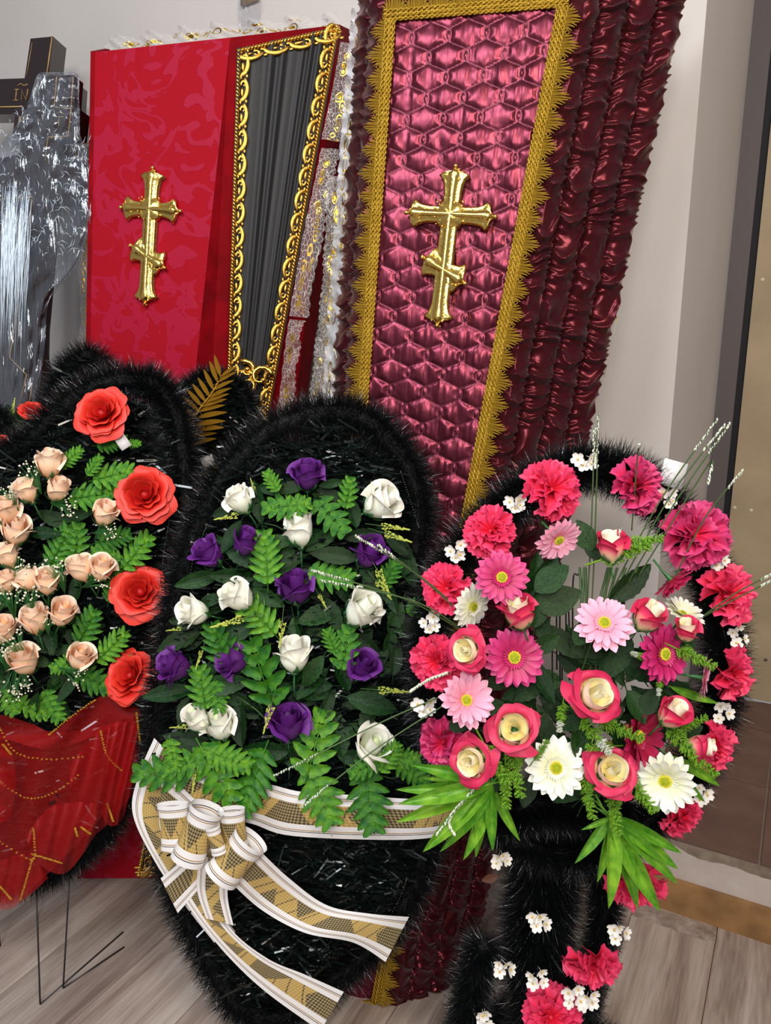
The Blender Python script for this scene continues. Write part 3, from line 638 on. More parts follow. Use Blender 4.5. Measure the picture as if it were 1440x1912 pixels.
# coffin box behind the red lid
PRb = Plane(PR.p-PR.n*.27, PR.n)
rb = thing('coffin', 'coffin box behind the red lid, showing only sheer lace along its top rim', 'coffin', (-.62, 2.02, 0), 'coffin boxes behind their lids')
slab(Facet(PRb.at(200, 100), PRb.at(190, 1560), PRb.at(620, 72), PRb.at(360, 1560)), .05, 'coffin_wall', REDV, rb)
lace_strip(rb, [PRb.at(u, v, .01) for u, v in ((196, 100), (260, 94), (330, 84), (400, 78), (480, 70), (560, 62), (640, 60), (668, 90))], Vector((0, 0, 1)), .035, LACE, 120, .02, 'lace', 8, 12)
lace_strip(rb, [PRb.at(u, v, .0) for u, v in ((178, 240), (174, 380), (170, 500), (168, 640))], Vector((-1, 0, 0)), .03, LACE, 60, .01, 'lace', 3, 8)

# ------------------------------------------------------------------ flower and leaf templates (local units: radius or length 1)
def petal_cup(phi, hw, Rt, H, r0=.12, curl=.15, nu=9, nv=9, dip=.25, spir=.06, wav=0, zb=0, tipup=0):
    V = []; uv = []
    for i in range(nu):
        a = -1+2*i/(nu-1)
        for j in range(nv):
            t = j/(nv-1); tt = t*(1-dip*abs(a)**3)
            r = r0+(Rt-r0)*math.sin(tt*math.pi/2)**.8+curl*tt**5+spir*(a+1)*.5
            r += wav*math.sin(a*7+phi*3)*t*t
            z = zb+H*(tt**1.05)-curl*.6*tt**8+tipup*t*t*(1-abs(a))
            q = phi+a*hw*(.35+.65*math.sin(min(1, t*1.25+.1)*math.pi/2))
            V.append((r*math.cos(q), r*math.sin(q), z)); uv.append((i/(nu-1), t))
    return V, gf(nu, nv), uv
def petal_bud(phi, hw, Rm, H, pinch=.12, curl=.1, nu=13, nv=11, dip=.2, spir=.07, wav=0, seed=0, r0=.16):
    V = []; uv = []; q_ = random.Random(seed); w1, w2 = q_.uniform(0, 6), q_.uniform(0, 6); side = q_.choice((-1, 1))
    for i in range(nu):
        a = -1+2*i/(nu-1)
        for j in range(nv):
            t = j/(nv-1); tt = t*(1-dip*abs(a)**2.2-.05*(1-abs(a))*0)
            r = r0+(Rm-r0)*math.sin(min(1, tt*1.75)*math.pi/2)**.75
            r -= pinch*max(0, (tt-.5)/.5)**2
            e = max(0, (t-.72)/.28); r += curl*e*e*(1+.6*a*side)+wav*math.sin(a*5+w1)*t*t
            r += spir*(a+1)*.5
            z = H*tt-curl*.55*e**3+wav*.8*math.sin(a*6+w2)*t**3
            q = phi+a*hw*(.5+.5*math.sin(min(1, t*1.3+.15)*math.pi/2))
            V.append((r*math.cos(q), r*math.sin(q), z)); uv.append((i/(nu-1), t))
    return V, gf(nu, nv), uv
def sepals(scale=1, n=5):
    mb = MB()
    for k in range(n):
        V = []
        for i in range(5):
            a = -1+2*i/4
            for j in range(8):
                t = j/7; r = .16+.60*math.sin(min(1, t*1.25)*math.pi/2)**.8*scale+(.22*max(0, t-.75)*(1 if k % 2 else .2)); q = k*2*math.pi/n+a*.52*(1-t)**.8*(.7+.3*math.sin(t*6)); V.append((r*math.cos(q), r*math.sin(q), .72*t*scale-.03))
        mb.add(V, gf(5, 8))
    mb.ball((0, 0, -.02), .24*scale, 8, 5, (1, 1, .9)); mb.tube([(0, 0, -.1), (.03, .02, -.6), (0, .05, -1.3)], .05, 6)
    return mb.mesh('sepal', SEPAL)
def bud(name, mat, outer=None, seed=0, n_in=3, n_out=4, open_=.0, wav=.0):
    r_ = random.Random(seed); outer = outer or mat; core = MB()
    for k in range(4): core.add(*petal_bud(k*2.0+.3, 1.5, .18+.09*k, 1.86-.03*k, .05, .03+.02*k, 15, 9, .12, .12, wav*.6, seed+k))
    core.ball((0, 0, .95), .3, 10, 6, (1, 1, 2.3)); cm = core.mesh(name, mat); subs = []
    for k in range(n_out):
        subs.append(('petal', MB().add(*petal_bud(k*2*math.pi/n_out+r_.uniform(-.25, .25), 1.15, .58+.04*(k % 2)+open_*.12, 1.78+r_.uniform(-.1, .06)-open_*.15, .12-open_*.2, .08+.16*r_.random()+open_*.25, 13, 11, .26, .07, wav, seed*7+k)).mesh('petal', outer), Matrix()))
    for k in range(2 if open_ < .3 else 3):
        subs.append(('petal', MB().add(*petal_bud(k*2.6+r_.uniform(-.4, .4), .98, .66+open_*.1, 1.45-open_*.1+r_.uniform(-.1, .1), .02, .2+open_*.3, 11, 11, .34, .04, wav*1.3, seed*5+k)).mesh('petal', outer), Matrix()))
    subs.append(('sepal', sepals(), Matrix()))
    return (name, cm, subs)
def tight_rose(name, heart, outer, seed=0):
    r_ = random.Random(seed); core = MB()
    for k in range(3): core.add(*petal_bud(k*2.3, 1.5, .10+.09*k, 1.12-.02*k, .04, .02, 15, 8, .08, .09, .03, seed+k))
    subs = []
    for k in range(4): subs.append(('petal', MB().add(*petal_bud(k*1.57+r_.uniform(-.2, .2), 1.2, .55+.04*(k % 2), 1.12-.03*k, .06, .06, 13, 10, .12, .09, .02, seed*3+k)).mesh('petal', heart), Matrix()))
    for k in range(5): subs.append(('petal', MB().add(*petal_bud(k*1.257+r_.uniform(-.2, .2), .98, .74+.05*(k % 2), .92-.08*(k % 2), -.02, .22+.14*r_.random(), 13, 10, .22, .05, .045, seed*11+k)).mesh('petal', outer), Matrix()))
    for k in range(4): subs.append(('petal', MB().add(*petal_bud(k*1.6+.5+r_.uniform(-.3, .3), .85, .72, .58, -.08, .34+.12*r_.random(), 11, 9, .3, .03, .06, seed*13+k)).mesh('petal', outer), Matrix()))
    subs.append(('sepal', sepals(.9), Matrix())); return (name, core.mesh(name, heart), subs)
def open_rose(name, mat, seed=0, heart=None, outer=None):
    r_ = random.Random(seed); core = MB(); outer = outer or mat; heart = heart or mat
    for k in range(4): core.add(*petal_cup(k*2.2, 1.25, .14+.07*k, .62-.02*k, .04, .02, 12, 7, .1, .06))
    core.ball((0, 0, .2), .2, 8, 5)
    subs = []
    L = [(3, .40, .74, .06, 0), (4, .56, .70, .12, .5), (4, .72, .60, .2, .2), (5, .88, .42, .26, .9), (4, .95, .22, .26, .4)]
    for li, (n, Rt, H, cu, o) in enumerate(L):
        for k in range(n):
            V, F, uv = petal_cup(k*2*math.pi/n+o+r_.uniform(-.15, .15), (3.6 if n < 5 else 3.4)/n*r_.uniform(.95, 1.15), Rt*r_.uniform(.9, 1.06), H*r_.uniform(.85, 1.1), .1, cu*r_.uniform(.5, 1.4), 13, 9, .22, .10, .05)
            subs.append(('petal', MB().add(V, F, uv).mesh('petal', heart if li == 0 else outer), Matrix()))
    sm = sepals(.8); subs.append(('sepal', sm, Matrix.Translation((0, 0, -.12))))
    return (name, core.mesh(name, heart), subs)
def carnation(name, mat, seed):
    r_ = random.Random(seed); core = MB(); ms = []
    def pet(L, hw, elev, ruf, ph):
        V = []; uv = []; nu, nv = 19, 8
        for i in range(nu):
            a = -1+2*i/(nu-1)
            for j in range(nv):
                t = j/(nv-1); r = .08+(L-.08)*t*(1-.10*abs(a)**2.5)
                if j == nv-1: r += .05*L*(1 if i % 2 else -.4)
                q = a*hw*(.25+.75*t**.7)
                h = ruf*math.sin(a*6.5+ph)*t**1.6+ruf*.45*math.sin(a*13+ph*2)*t**3
                ce, se = math.cos(elev*(1-.25*t)), math.sin(elev*(1-.25*t))
                V.append((r*math.cos(q)*ce-h*se, r*math.sin(q), r*se+h*ce)); uv.append((i/(nu-1), t))
        return V, gf(nu, nv), uv
    ms = [[MB().add(*pet(1.0, .74, .12, .15, r_.uniform(0, 6))).mesh('petal', mat) for _ in range(2)],
          [MB().add(*pet(.94, .72, .48, .19, r_.uniform(0, 6))).mesh('petal', mat) for _ in range(2)],
          [MB().add(*pet(.82, .74, .9, .2, r_.uniform(0, 6))).mesh('petal', mat) for _ in range(2)]]
    subs = []
    for li, n in enumerate((6, 6, 5)):
        for k in range(n):
            subs.append(('petal', ms[li][k % 2], Matrix.Rotation(k*2*math.pi/n+li*.4+r_.uniform(-.25, .25), 4, 'Z') @ Matrix.Rotation(r_.uniform(-.28, .22), 4, 'Y') @ Matrix.Scale(r_.uniform(.88, 1.08), 4)))
    for k in range(5):
        V, F, uv = pet(.66, .7, 1.25, .15, k*1.7); M = Matrix.Rotation(k*1.05+.3, 4, 'Z'); core.add([M @ Vector(v) for v in V], F, uv)
    core.ball((0, 0, 0), .16, 8, 5)
    return (name, core.mesh(name, mat), subs)
def gerbera(name, mat, seed, cup=.12, centre=CENT):
    r_ = random.Random(seed)
    def pet(L, wd, e0, e1):
        V = []; uv = []; nu, nv = 5, 9; x = .12; z = 0
        for i in range(nu):
            a = -1+2*i/(nu-1)
            for j in range(nv):
                t = j/(nv-1); r = .14+(L-.14)*t*(1-.05*a*a); e = e0*t+e1*t*t
                ww = wd*(.35+.65*math.sin(min(t*1.35, 1)*math.pi/2))*(1-max(0, (t-.86)/.14)**2*.6)
                V.append((r, a*ww, e*L-.025*(1-a*a)*math.sin(t*3)*0+.03*abs(a)*t*.9)); uv.append((i/4, t))
        return V, gf(nu, nv), uv
    p1 = MB().add(*pet(1.0, .135, cup*1.2, -.14)).mesh('petal', mat); p2 = MB().add(*pet(.86, .12, cup*2.2, -.12)).mesh('petal', mat)
    subs = []
    for k in range(19): subs.append(('petal', p1, Matrix.Rotation(k*2*math.pi/19+r_.uniform(-.05, .05), 4, 'Z') @ Matrix.Rotation(r_.uniform(-.08, .08), 4, 'Y') @ Matrix.Scale(r_.uniform(.92, 1.05), 4)))
    for k in range(16): subs.append(('petal', p2, Matrix.Translation((0, 0, .02)) @ Matrix.Rotation(k*2*math.pi/16+.1+r_.uniform(-.06, .06), 4, 'Z') @ Matrix.Rotation(r_.uniform(-.12, .03), 4, 'Y')))
    inner = MB()
    for k in range(24):
        M = Matrix.Rotation(k*2*math.pi/24+.05, 4, 'Z') @ Matrix.Rotation(-.35, 4, 'Y'); V, F, uv = pet(.42+r_.uniform(-.05, .05), .035, .1, 0); inner.add([M @ Vector(v) for v in V], F, uv)
    subs.append(('inner_petals', inner.mesh('inner_petals', mat), Matrix()))
    eye = MB()
    for k in range(110):
        r = .2*math.sqrt((k+.5)/110); q = k*2.4; eye.ball((r*math.cos(q), r*math.sin(q), .1+.05*(1-(r/.2)**2)), .021, 5, 4, (1, 1, 1.6), mi=0 if r < .14 else 1)
    eye.ball((0, 0, .06), .2, 12, 6, (1, 1, .5))
    subs.append(('flower_eye', eye.mesh('flower_eye', [centre, CENTY]), Matrix()))
    b = MB(); b.tube([(0, 0, .04), (0, 0, -.1), (.05, 0, -.5), (.05, .05, -1.2)], [.16, .12, .05, .05], 8)
    return (name, b.mesh(name, SEPAL), subs)
def leaf_mesh(name, mat, wd=.22, serr=.0, curl=.12, fold=.10, pw=1.0):
    V = []; uv = []; nu, nv = 7, 15
    for i in range(nu):
        a = -1+2*i/(nu-1)
        for j in range(nv):
            t = j/(nv-1); ww = wd*math.sin(math.pi*t**pw)**.75*(1-.25*t) if 0 < t < 1 else 0
            if serr and abs(a) > .99: ww *= 1+serr*(1 if j % 2 else -1)
            V.append((a*ww, t, fold*abs(a)*ww*2-curl*t*t+.012*math.sin(t*40)*abs(a)*(1-abs(a))*3)); uv.append((i/6, t))
    mb = MB().add(V, gf(nu, nv), uv)
    mb.tube([(0, -.25, .02), (0, 0, 0), (0, .5, -curl*.25+.004), (0, .95, -curl*.9)], [.012, .012, .009, .003], 5)
    return (name, mb.mesh(name, mat), [])
def fern_mesh(name, mat, wd=.34, n=7, seed=0):
    mb = MB(); r_ = random.Random(seed)
    mb.tube([(0, -.15, 0), (0, .4, .01), (0, .97, -.06)], [.014, .012, .004], 5)
    for k in range(n):
        t = .04+.80*k/(n-1); L = wd*(.72+.5*math.sin(min(1, t*2.6)*math.pi/2)-.85*t**1.6)*r_.uniform(.9, 1.08)
        for sg in (-1, 1):
            ang = math.radians(68-24*t); V = []; nu, nv = 5, 7; bw = .80/n*.54; tw = r_.uniform(-.12, .12)
            for i in range(nu):
                a = -1+2*i/(nu-1)
                for j in range(nv):
                    s = j/(nv-1); ww = bw*(1.12 if s < .3 else 1.0)*(1-max(0, (s-.4)/.6)**2.0)**.7*(1+(.07 if j % 2 else -.07)*(abs(a) > .9)) if s < 1 else bw*.12
                    x = s*L; px = sg*(x*math.sin(ang)-a*ww*math.cos(ang)); py = t+x*math.cos(ang)+a*ww*math.sin(ang)
                    V.append((px, py, .03*(1-abs(a))*-1.2+.02+a*tw*ww-.14*(x)**2*2-.05*t*t+.012*math.sin(k*2.3+sg)))
            mb.add(V, gf(nu, nv))
    V, F, uv = [], gf(5, 6), None
    for i in range(5):
        a = -1+2*i/4
        for j in range(6):
            s = j/5; V.append((a*.09*(1-s**1.5), .78+.22*s, .04*(1-a*a)-.06-.04*s))
    mb.add(V, F)
    return (name, mb.mesh(name, mat), [])
def sprig(name, mat, seed, n=70, wd=.13):
    r_ = random.Random(seed); mb = MB(); mb.tube([(0, -.4, 0), (0, .4, .02), (.02, 1, -.04)], [.012, .01, .004], 5, mi=1)
    for k in range(n):
        t = k/n; side = r_.choice((-1, 1)); b = wd*(1-t)*r_.random(); mb.ball((side*b, .1+t*.9+b*.4, r_.uniform(-.05, .07)*(1-t)), .026*r_.uniform(.7, 1.2), 5, 4, (1, 1.6, 1))
    return (name, mb.mesh(name, [mat, STEMG]), [])
def juniper(name, mats, seed, tipwhite=False):
    r_ = random.Random(seed); mb = MB(); mb.tube([(0, -.3, 0), (0, .5, .03), (0, 1, .0)], [.02, .016, .006], 5)
    for k in range(120):
        t = r_.random(); q = r_.uniform(0, 6.28); L = .26*(1-.45*t)*r_.uniform(.7, 1.1); d = Vector((math.cos(q), .55, math.sin(q)*.9)).normalized(); o = Vector((0, t*.92, .02)); e = o+d*L
        mi = 1 if (tipwhite and t > .62) else 0
        mb.tube([o, e], [.013, .007], 3, mi=mi)
        for s in (-1, 1):
            d2 = (d+Vector((s*math.sin(q), .25, -s*math.cos(q)))*.75).normalized(); mb.tube([o+d*L*.55, o+d*L*.55+d2*L*.42], [.011, .006], 3, mi=mi)
    return (name, mb.mesh(name, mats), [])
def blossom():
    mb = MB()
    for k in range(5):
        V, F, uv = petal_cup(0, .0, 1, 0); V = []
        for i in range(5):
            a = -1+2*i/4
            for j in range(5):
                s = j/4; r = .12+.88*s; V.append((r, a*.42*math.sin(.4+s*2.1), .28*s*s+.10*a*a*s))
        M = Matrix.Rotation(k*2*math.pi/5, 4, 'Z'); mb.add([M @ Vector(v) for v in V], gf(5, 5))
    e = MB().ball((0, 0, .12), .17, 7, 5); mb.tube([(0, 0, 0), (0, .1, -1)], .04, 4)
    return ('blossom', mb.mesh('blossom', WHITE), [('flower_eye', e.mesh('flower_eye', YEYE), Matrix())])
def gyps(seed):
    r_ = random.Random(seed); st = MB(); bu = MB()
    for k in range(26):
        x, y, z = r_.uniform(-.5, .5), r_.uniform(.3, 1), r_.uniform(-.15, .3); st.tube([(0, -.5, 0), (x*.4, y*.4, z*.5), (x, y, z)], .009, 3); bu.ball((x, y, z), .048*r_.uniform(.7, 1.2), 6, 4)
    return ('gypsophila', st.mesh('gypsophila', M_('gypsophila_stem', (60, 130, 60), .5)), [('bud', bu.mesh('bud', M_('gypsophila_bud', (232, 226, 200), .6)), Matrix())])
T = dict(
    wbud=[bud('rose', RWHT, seed=s, open_=.45*s/2, wav=.03) for s in range(3)], pbud=[bud('rose', RPUR, seed=s+9, wav=.05, open_=.3) for s in range(3)],
    peach=[bud('rose', RPCH, seed=s+20, open_=.15) for s in range(3)], bic=[bud('rose', RCRM, RBIC, seed=s+30, open_=.25) for s in range(2)],
    bicopen=[tight_rose('rose', RCRM, RBIC, s+2) for s in range(3)], red=[open_rose('rose', RRED, s) for s in range(3)],
    carn=[carnation('carnation', CARN, 1), carnation('carnation', CARN, 4), carnation('carnation', CARM, 2)],
    gm=[gerbera('gerbera', GMAG, 1), gerbera('gerbera', GMAG, 2)], gc=[gerbera('gerbera', GCRI, 3, .25)], gp=[gerbera('gerbera', GPNK, 4), gerbera('gerbera', GPNK, 5, .3)], gw=[gerbera('gerbera', GWHT, 6, .05), gerbera('gerbera', GWHT, 7, .25)],
    leaf=[leaf_mesh('leaf', GREEND, .24, .05, .2, .2), leaf_mesh('leaf', GREENO, .22, .05, .28, .25), leaf_mesh('leaf', GREEND, .2, .03, -.1, .3)],
    oval=[leaf_mesh('leaf', GREENO, .36, .0, .15, .1, .9), leaf_mesh('leaf', GREEND, .36, .0, .1)],
    fern=[fern_mesh('fern_leaf', GREENB, .42, 6, 1), fern_mesh('fern_leaf', GREENB, .40, 5, 2), fern_mesh('fern_leaf', GREENB, .37, 7, 3)],
    blade=[leaf_mesh('palm_blade', GREENP, .10, 0, .10, .6, .9), leaf_mesh('palm_blade', GREENP, .09, 0, .2, .6, .8)],
    yel=[sprig('yellow_sprig', YEL, 1), sprig('yellow_sprig', YEL, 2)], jun=[juniper('juniper_sprig', [GREENJ, STEMW], 1)], junw=[juniper('juniper_sprig', [GREENJ, STEMW], 2, True)],
    blo=[blossom()], gyp=[gyps(1), gyps(2)])
def flower(par, P, kind, u, v, rpx, ang=90, tilt=70, off=.05, label=None, roll=None, idx=None):
    t = T[kind][idx if idx is not None else random.randrange(len(T[kind]))]
    p = P.at(u, v, off); s = rpx*mpx(p); ax = ipd(ang, tilt)
    isbud = kind in ('wbud', 'pbud', 'peach', 'bic')
    if isbud: p = p-ax*s*.95
    elif kind == 'bicopen': p = p-ax*s*.4
    else: p = p-ax*s*.2
    return place(t, par, frame(p, ax, random.uniform(0, 6.28) if roll is None else roll, s), label)
def leafat(par, P, kind, u, v, ang, lpx, off=.04, tilt=0, tw=None, idx=None, sx=1, root=False):
    t = T[kind][idx if idx is not None else random.randrange(len(T[kind]))]
    p = P.at(u, v, off); s = lpx*mpx(p); y = ipd(ang, tilt)
    if not root: p = p-y*s*.5
    tw = random.uniform(-.5, .5) if tw is None else tw
    n = -Fw+ R*tw+U*random.uniform(-.1, .4)
    return place(t, par, yframe(p, y, n, s, s*sx))
def tinsel(par, path3, r, n, name='tinsel', wd=.0009, core=.3, mat=BLACKN, closed=True, flat=1.0, jit=.35, seed=None):
    rg = np.random.default_rng(seed if seed is not None else random.randrange(9999)); P = np.array([list(p) for p in path3]); m = len(P)
    seg = m if closed else m-1; x = rg.random(n)*seg; k = np.floor(x).astype(int); f = (x-k)[:, None]; k2 = (k+1) % m
    c = P[k]*(1-f)+P[k2]*f; tg = P[k2]-P[k]; tg /= np.linalg.norm(tg, axis=1)[:, None]+1e-9
    d = rg.normal(size=(n, 3)); d -= tg*(d*tg).sum(1)[:, None]; d /= np.linalg.norm(d, axis=1)[:, None]; d += tg*rg.normal(scale=jit, size=(n, 1)); d /= np.linalg.norm(d, axis=1)[:, None]
    L = r*rg.uniform(.62, 1.08, size=(n, 1)); base = c+d*r*.15; mid = c+d*L*.62; mid[:, 2] += rg.normal(scale=.03*r, size=n)
    tip = c+d*L; tip += rg.normal(scale=.05*r, size=(n, 3)); sd = np.cross(d, rg.normal(size=(n, 3))); sd /= np.linalg.norm(sd, axis=1)[:, None]; sd *= wd*.5
    V = np.stack([base-sd, base+sd, mid+sd*.9, mid-sd*.9, tip], 1).reshape(-1, 3); i = np.arange(n)[:, None]*5
    F = np.concatenate([i+np.array([[0, 1, 2]]), i+np.array([[0, 2, 3]]), i+np.array([[3, 2, 4]])], 0)
    o = link(name, np_mesh(name, V, F, mat), par, kind='stuff')
    pts = [Vector(p) for p in P]+([Vector(P[0])] if closed else [])
    MB().tube(pts, r*core, 8).build(name+'_light_block', BACKM, par)  # dark tube added inside the tinsel to block light
    return o
def inpoly(x, y, poly):
    c = False; j = len(poly)-1
    for i in range(len(poly)):
        if (poly[i][1] > y) != (poly[j][1] > y) and x < (poly[j][0]-poly[i][0])*(y-poly[i][1])/(poly[j][1]-poly[i][1])+poly[i][0]: c = not c
        j = i
    return c
def strips(par, P, poly, n, off=(.0, .03), L=(.026, .046), wd=.0036, holes=(), seed=1, name='fir_strips', row=26, flow=0):
    """glossy blunt PVC fir strips laid in rows"""
    r_ = random.Random(seed); V = []; F = []; us = [p[0] for p in poly]; vs = [p[1] for p in poly]; k = 0
    while k < n:
        u, v = r_.uniform(min(us), max(us)), r_.uniform(min(vs), max(vs))
        if not inpoly(u, v, poly): continue
        k += 1; v = round(v/row)*row+r_.gauss(0, 5)
        p = P.at(u, v, r_.uniform(*off)); a = r_.choice((0, math.pi))+r_.gauss(flow, .42)
        d = (ipd(math.degrees(a), r_.uniform(-5, 55))).normalized(); s = d.cross(Vector((r_.gauss(0, 1), r_.gauss(0, 1), r_.gauss(0, 1)))).normalized()*wd*.5*r_.uniform(.7, 1.3); l = r_.uniform(*L)
        m = p+d*l*.55; e = p+d*l+P.n*r_.uniform(-.006, .004); b = len(V)
        V += [p-s, p+s, m+s, m-s, e+s, e-s]; F += [(b, b+1, b+2, b+3), (b+3, b+2, b+4, b+5)]
    return link(name, np_mesh(name, np.array([list(x) for x in V]), np.array(F), BLACKS), par, kind='stuff')
def backing(par, P, poly, off, th, name='backing', mat=BACKM):
    Pn = spline(poly, 60, True); n = 60
    A = [P.at(x[0], x[1], off) for x in Pn]; B_ = [a-P.n*th for a in A]; c0 = sum(A, Vector())/n
    V = A+B_+[c0, c0-P.n*th]; F = []
    for i in range(n):
        j = (i+1) % n; F += [(i, j, n+j, n+i), (2*n, i, j), (2*n+1, n+j, n+i)]
    return MB().add(V, F).build(name, mat, par, smooth=False)
def wire(par, pts, r=.0018, name='wire_leg', mat=WIRE): return MB().tube(pts, r, 6).build(name, mat, par)
def floorpt(u, v, z=.003):
    d = ray(u, v); return CAM+d*((z-CH)/d.z)

# ------------------------------------------------------------------ centre wreath
PK = lean(0, 1.26, .11, 0)
kw = thing('wreath', 'tall black tinsel wreath with purple and white roses and a white and gold plaid ribbon', 'wreath', (-.2, 1.28, 0), 'funeral wreaths')
KO = [(615, 772), (680, 785), (738, 838), (772, 905), (780, 985), (765, 1080), (770, 1200), (785, 1350), (800, 1500), (790, 1600), (755, 1690), (690, 1770), (610, 1840), (520, 1900), (450, 1880), (395, 1800), (345, 1700), (315, 1600), (298, 1480), (300, 1350), (312, 1250), (330, 1130), (358, 1030), (392, 935), (445, 860), (525, 795)]
backing(kw, PK, [(u*.9+556*.1, v*.93+1300*.07) for u, v in KO], .0, .02)
pth = [PK.at(x[0], x[1], .01) for x in spline([(u, v) for u, v in KO], 90, True)]
tinsel(kw, pth, .056, 42000, seed=3, wd=.0011)
strips(kw, PK, [(u*.92+556*.08, v*.95+1300*.05) for u, v in KO], 9000, (.0, .05), seed=4)
wire(kw, [PK.at(560, 1750, -.02), floorpt(500, 1905)+Vector((0, .02, 0)), ]); wire(kw, [PK.at(460, 1750, -.02), floorpt(450, 1880)])
# beaded wires on the tinsel
for path in (((748, 880), (765, 930), (782, 985)), ((352, 1100), (362, 1040), (385, 985)), ((700, 1760), (745, 1680), (760, 1640))):
    P3 = spline([PK.at(u, v, .05) for u, v in path], 26); mb = MB()
    for p in P3: mb.ball(p, .0008, 4, 3)
    mb.build('beaded_thread', M_('silver_thread', (190, 186, 180), .3, .6), kw, kind='stuff')
for u, v, a, r, i, ti in ((573, 885, 88, 31, 0, 30), (388, 1032, 128, 31, 1, 35), (458, 1010, 70, 28, 2, 25), (692, 1030, 55, 33, 0, 35), (553, 1095, 92, 35, 1, 30), (325, 1243, 150, 33, 2, 40), (432, 1232, 165, 31, 0, 35), (678, 1243, 60, 32, 1, 40), (538, 1350, 88, 37, 2, 25)):
    flower(kw, PK, 'pbud', u, v, r*1.1, a, ti, .075, 'purple rose', idx=i)
for u, v, a, r, i, ti in ((446, 932, 120, 28, 1, 25), (560, 988, 92, 33, 0, 20), (714, 938, 30, 36, 2, 30), (443, 1113, 130, 33, 1, 30), (360, 1142, 158, 30, 1, 40), (677, 1138, 48, 36, 2, 25), (550, 1220, 88, 35, 1, 15), (368, 1340, 112, 29, 0, 30), (410, 1352, 100, 33, 1, 30), (695, 1393, 62, 36, 2, 40)):
    flower(kw, PK, 'wbud', u, v, r*1.1, a, ti, .08, 'white rose', idx=i)
KL = [(482, 937, 100, 75), (521, 911, 0, 78), (434, 1003, 240, 68), (448, 1037, -40, 72), (434, 1075, 175, 84), (369, 1083, 195, 80), (519, 1012, 10, 62), (532, 1054, 35, 80), (500, 1116, -30, 64), (537, 911, 180, 60), (610, 924, 150, 78), (660, 955, 100, 60), (620, 903, 10, 45), (604, 1006, 215, 74), (625, 1037, 170, 80), (746, 1018, -40, 70), (637, 1095, -80, 65), (763, 1060, -70, 74), (698, 1106, -50, 62), (350, 1162, 175, 74), (331, 1197, 200, 84), (437, 1178, 195, 90), (489, 1199, -60, 55), (316, 1295, 190, 88), (341, 1332, -110, 66), (420, 1278, 8, 86), (354, 1385, 160, 90), (445, 1349, 100, 84), (495, 1403, 175, 82), (555, 1190, -80, 72), (520, 1287, 5, 54), (395, 1420, 200, 72), (600, 1147, 20, 84), (583, 1255, 235, 70), (637, 1253, 110, 78), (687, 1207, -40, 70), (589, 1280, 180, 60), (697, 1314, -15, 92), (739, 1157, 250, 64), (632, 1366, 100, 88), (666, 1416, -10, 68), (566, 1376, 190, 44), (700, 1290, 10, 70), (500, 1080, 200, 60), (395, 1120, 20, 50), (640, 1180, 60, 60), (380, 1310, 30, 60), (470, 1330, -20, 60), (610, 1320, 60, 60), (550, 1420, 170, 60), (740, 1230, 80, 60), (420, 955, 20, 50), (670, 1000, 190, 60)]
for k in range(60):
    q = random.random()*6.28; rr = math.sqrt(random.random()); leafat(kw, PK, 'leaf', 555+195*rr*math.cos(q), 1175+240*rr*math.sin(q), random.uniform(0, 360), random.uniform(60, 85), random.uniform(.04, .058), random.uniform(-5, 20))
for u, v, a, l in KL: leafat(kw, PK, 'leaf', u, v, a, l*1.1, .064+random.uniform(-.012, .012), random.uniform(-8, 16))
KFn = [(496, 1037, 95, 95), (528, 945, 185, 75), (507, 897, 120, 42), (650, 918, 80, 55), (620, 966, -50, 80), (551, 945, 10, 62), (620, 1075, -10, 80), (729, 1070, 60, 55), (479, 1147, 130, 95), (410, 1207, 110, 90), (487, 1253, 108, 125), (377, 1282, 100, 75), (406, 1303, -80, 56), (339, 1428, 195, 78), (298, 1446, 175, 95), (406, 1448, -60, 115), (472, 1462, -110, 120), (431, 1418, -20, 84), (322, 1412, -80, 56), (645, 1207, 80, 75), (618, 1195, 110, 45), (591, 1385, 75, 115), (728, 1412, 60, 62), (760, 1416, 0, 50), (600, 1490, -65, 105), (690, 1500, -80, 105), (678, 1435, 200, 56), (770, 1440, -40, 80), (790, 1130, 20, 60)]
for u, v, a, l in KFn: leafat(kw, PK, 'fern', u, v, a, l*1.08, .080 if v < 1400 else .10, random.uniform(-5, 15), tw=random.uniform(-.25, .25))
for u, v, a, l in ((425, 965, 192, 50), (735, 985, -8, 60), (740, 1003, -18, 60), (715, 1085, -62, 62), (602, 1122, -60, 34), (428, 1162, 195, 70), (525, 1182, -95, 56), (372, 1230, -108, 40), (326, 1175, 190, 32), (500, 1340, -105, 60), (335, 1357, 185, 36), (362, 1458, -95, 46), (732, 1290, -3, 66), (472, 905, 110, 26), (715, 1100, -50, 50)):
    leafat(kw, PK, 'yel', u, v, a, l, .10, 5)
for u, v, a, l in ((520, 1290, -88, 130), (590, 1310, -100, 120), (430, 1290, -40, 120), (650, 1440, -10, 90), (540, 1455, 85, 110), (485, 975, -20, 60), (655, 1190, 215, 90)):
    p = PK.at(u, v, .05); q = p+ipd(a)*l*mpx(p); wire(kw, [p, lp(p, q, .5)+ipd(a+90)*.004, q], .0012, 'stem', STEMG)
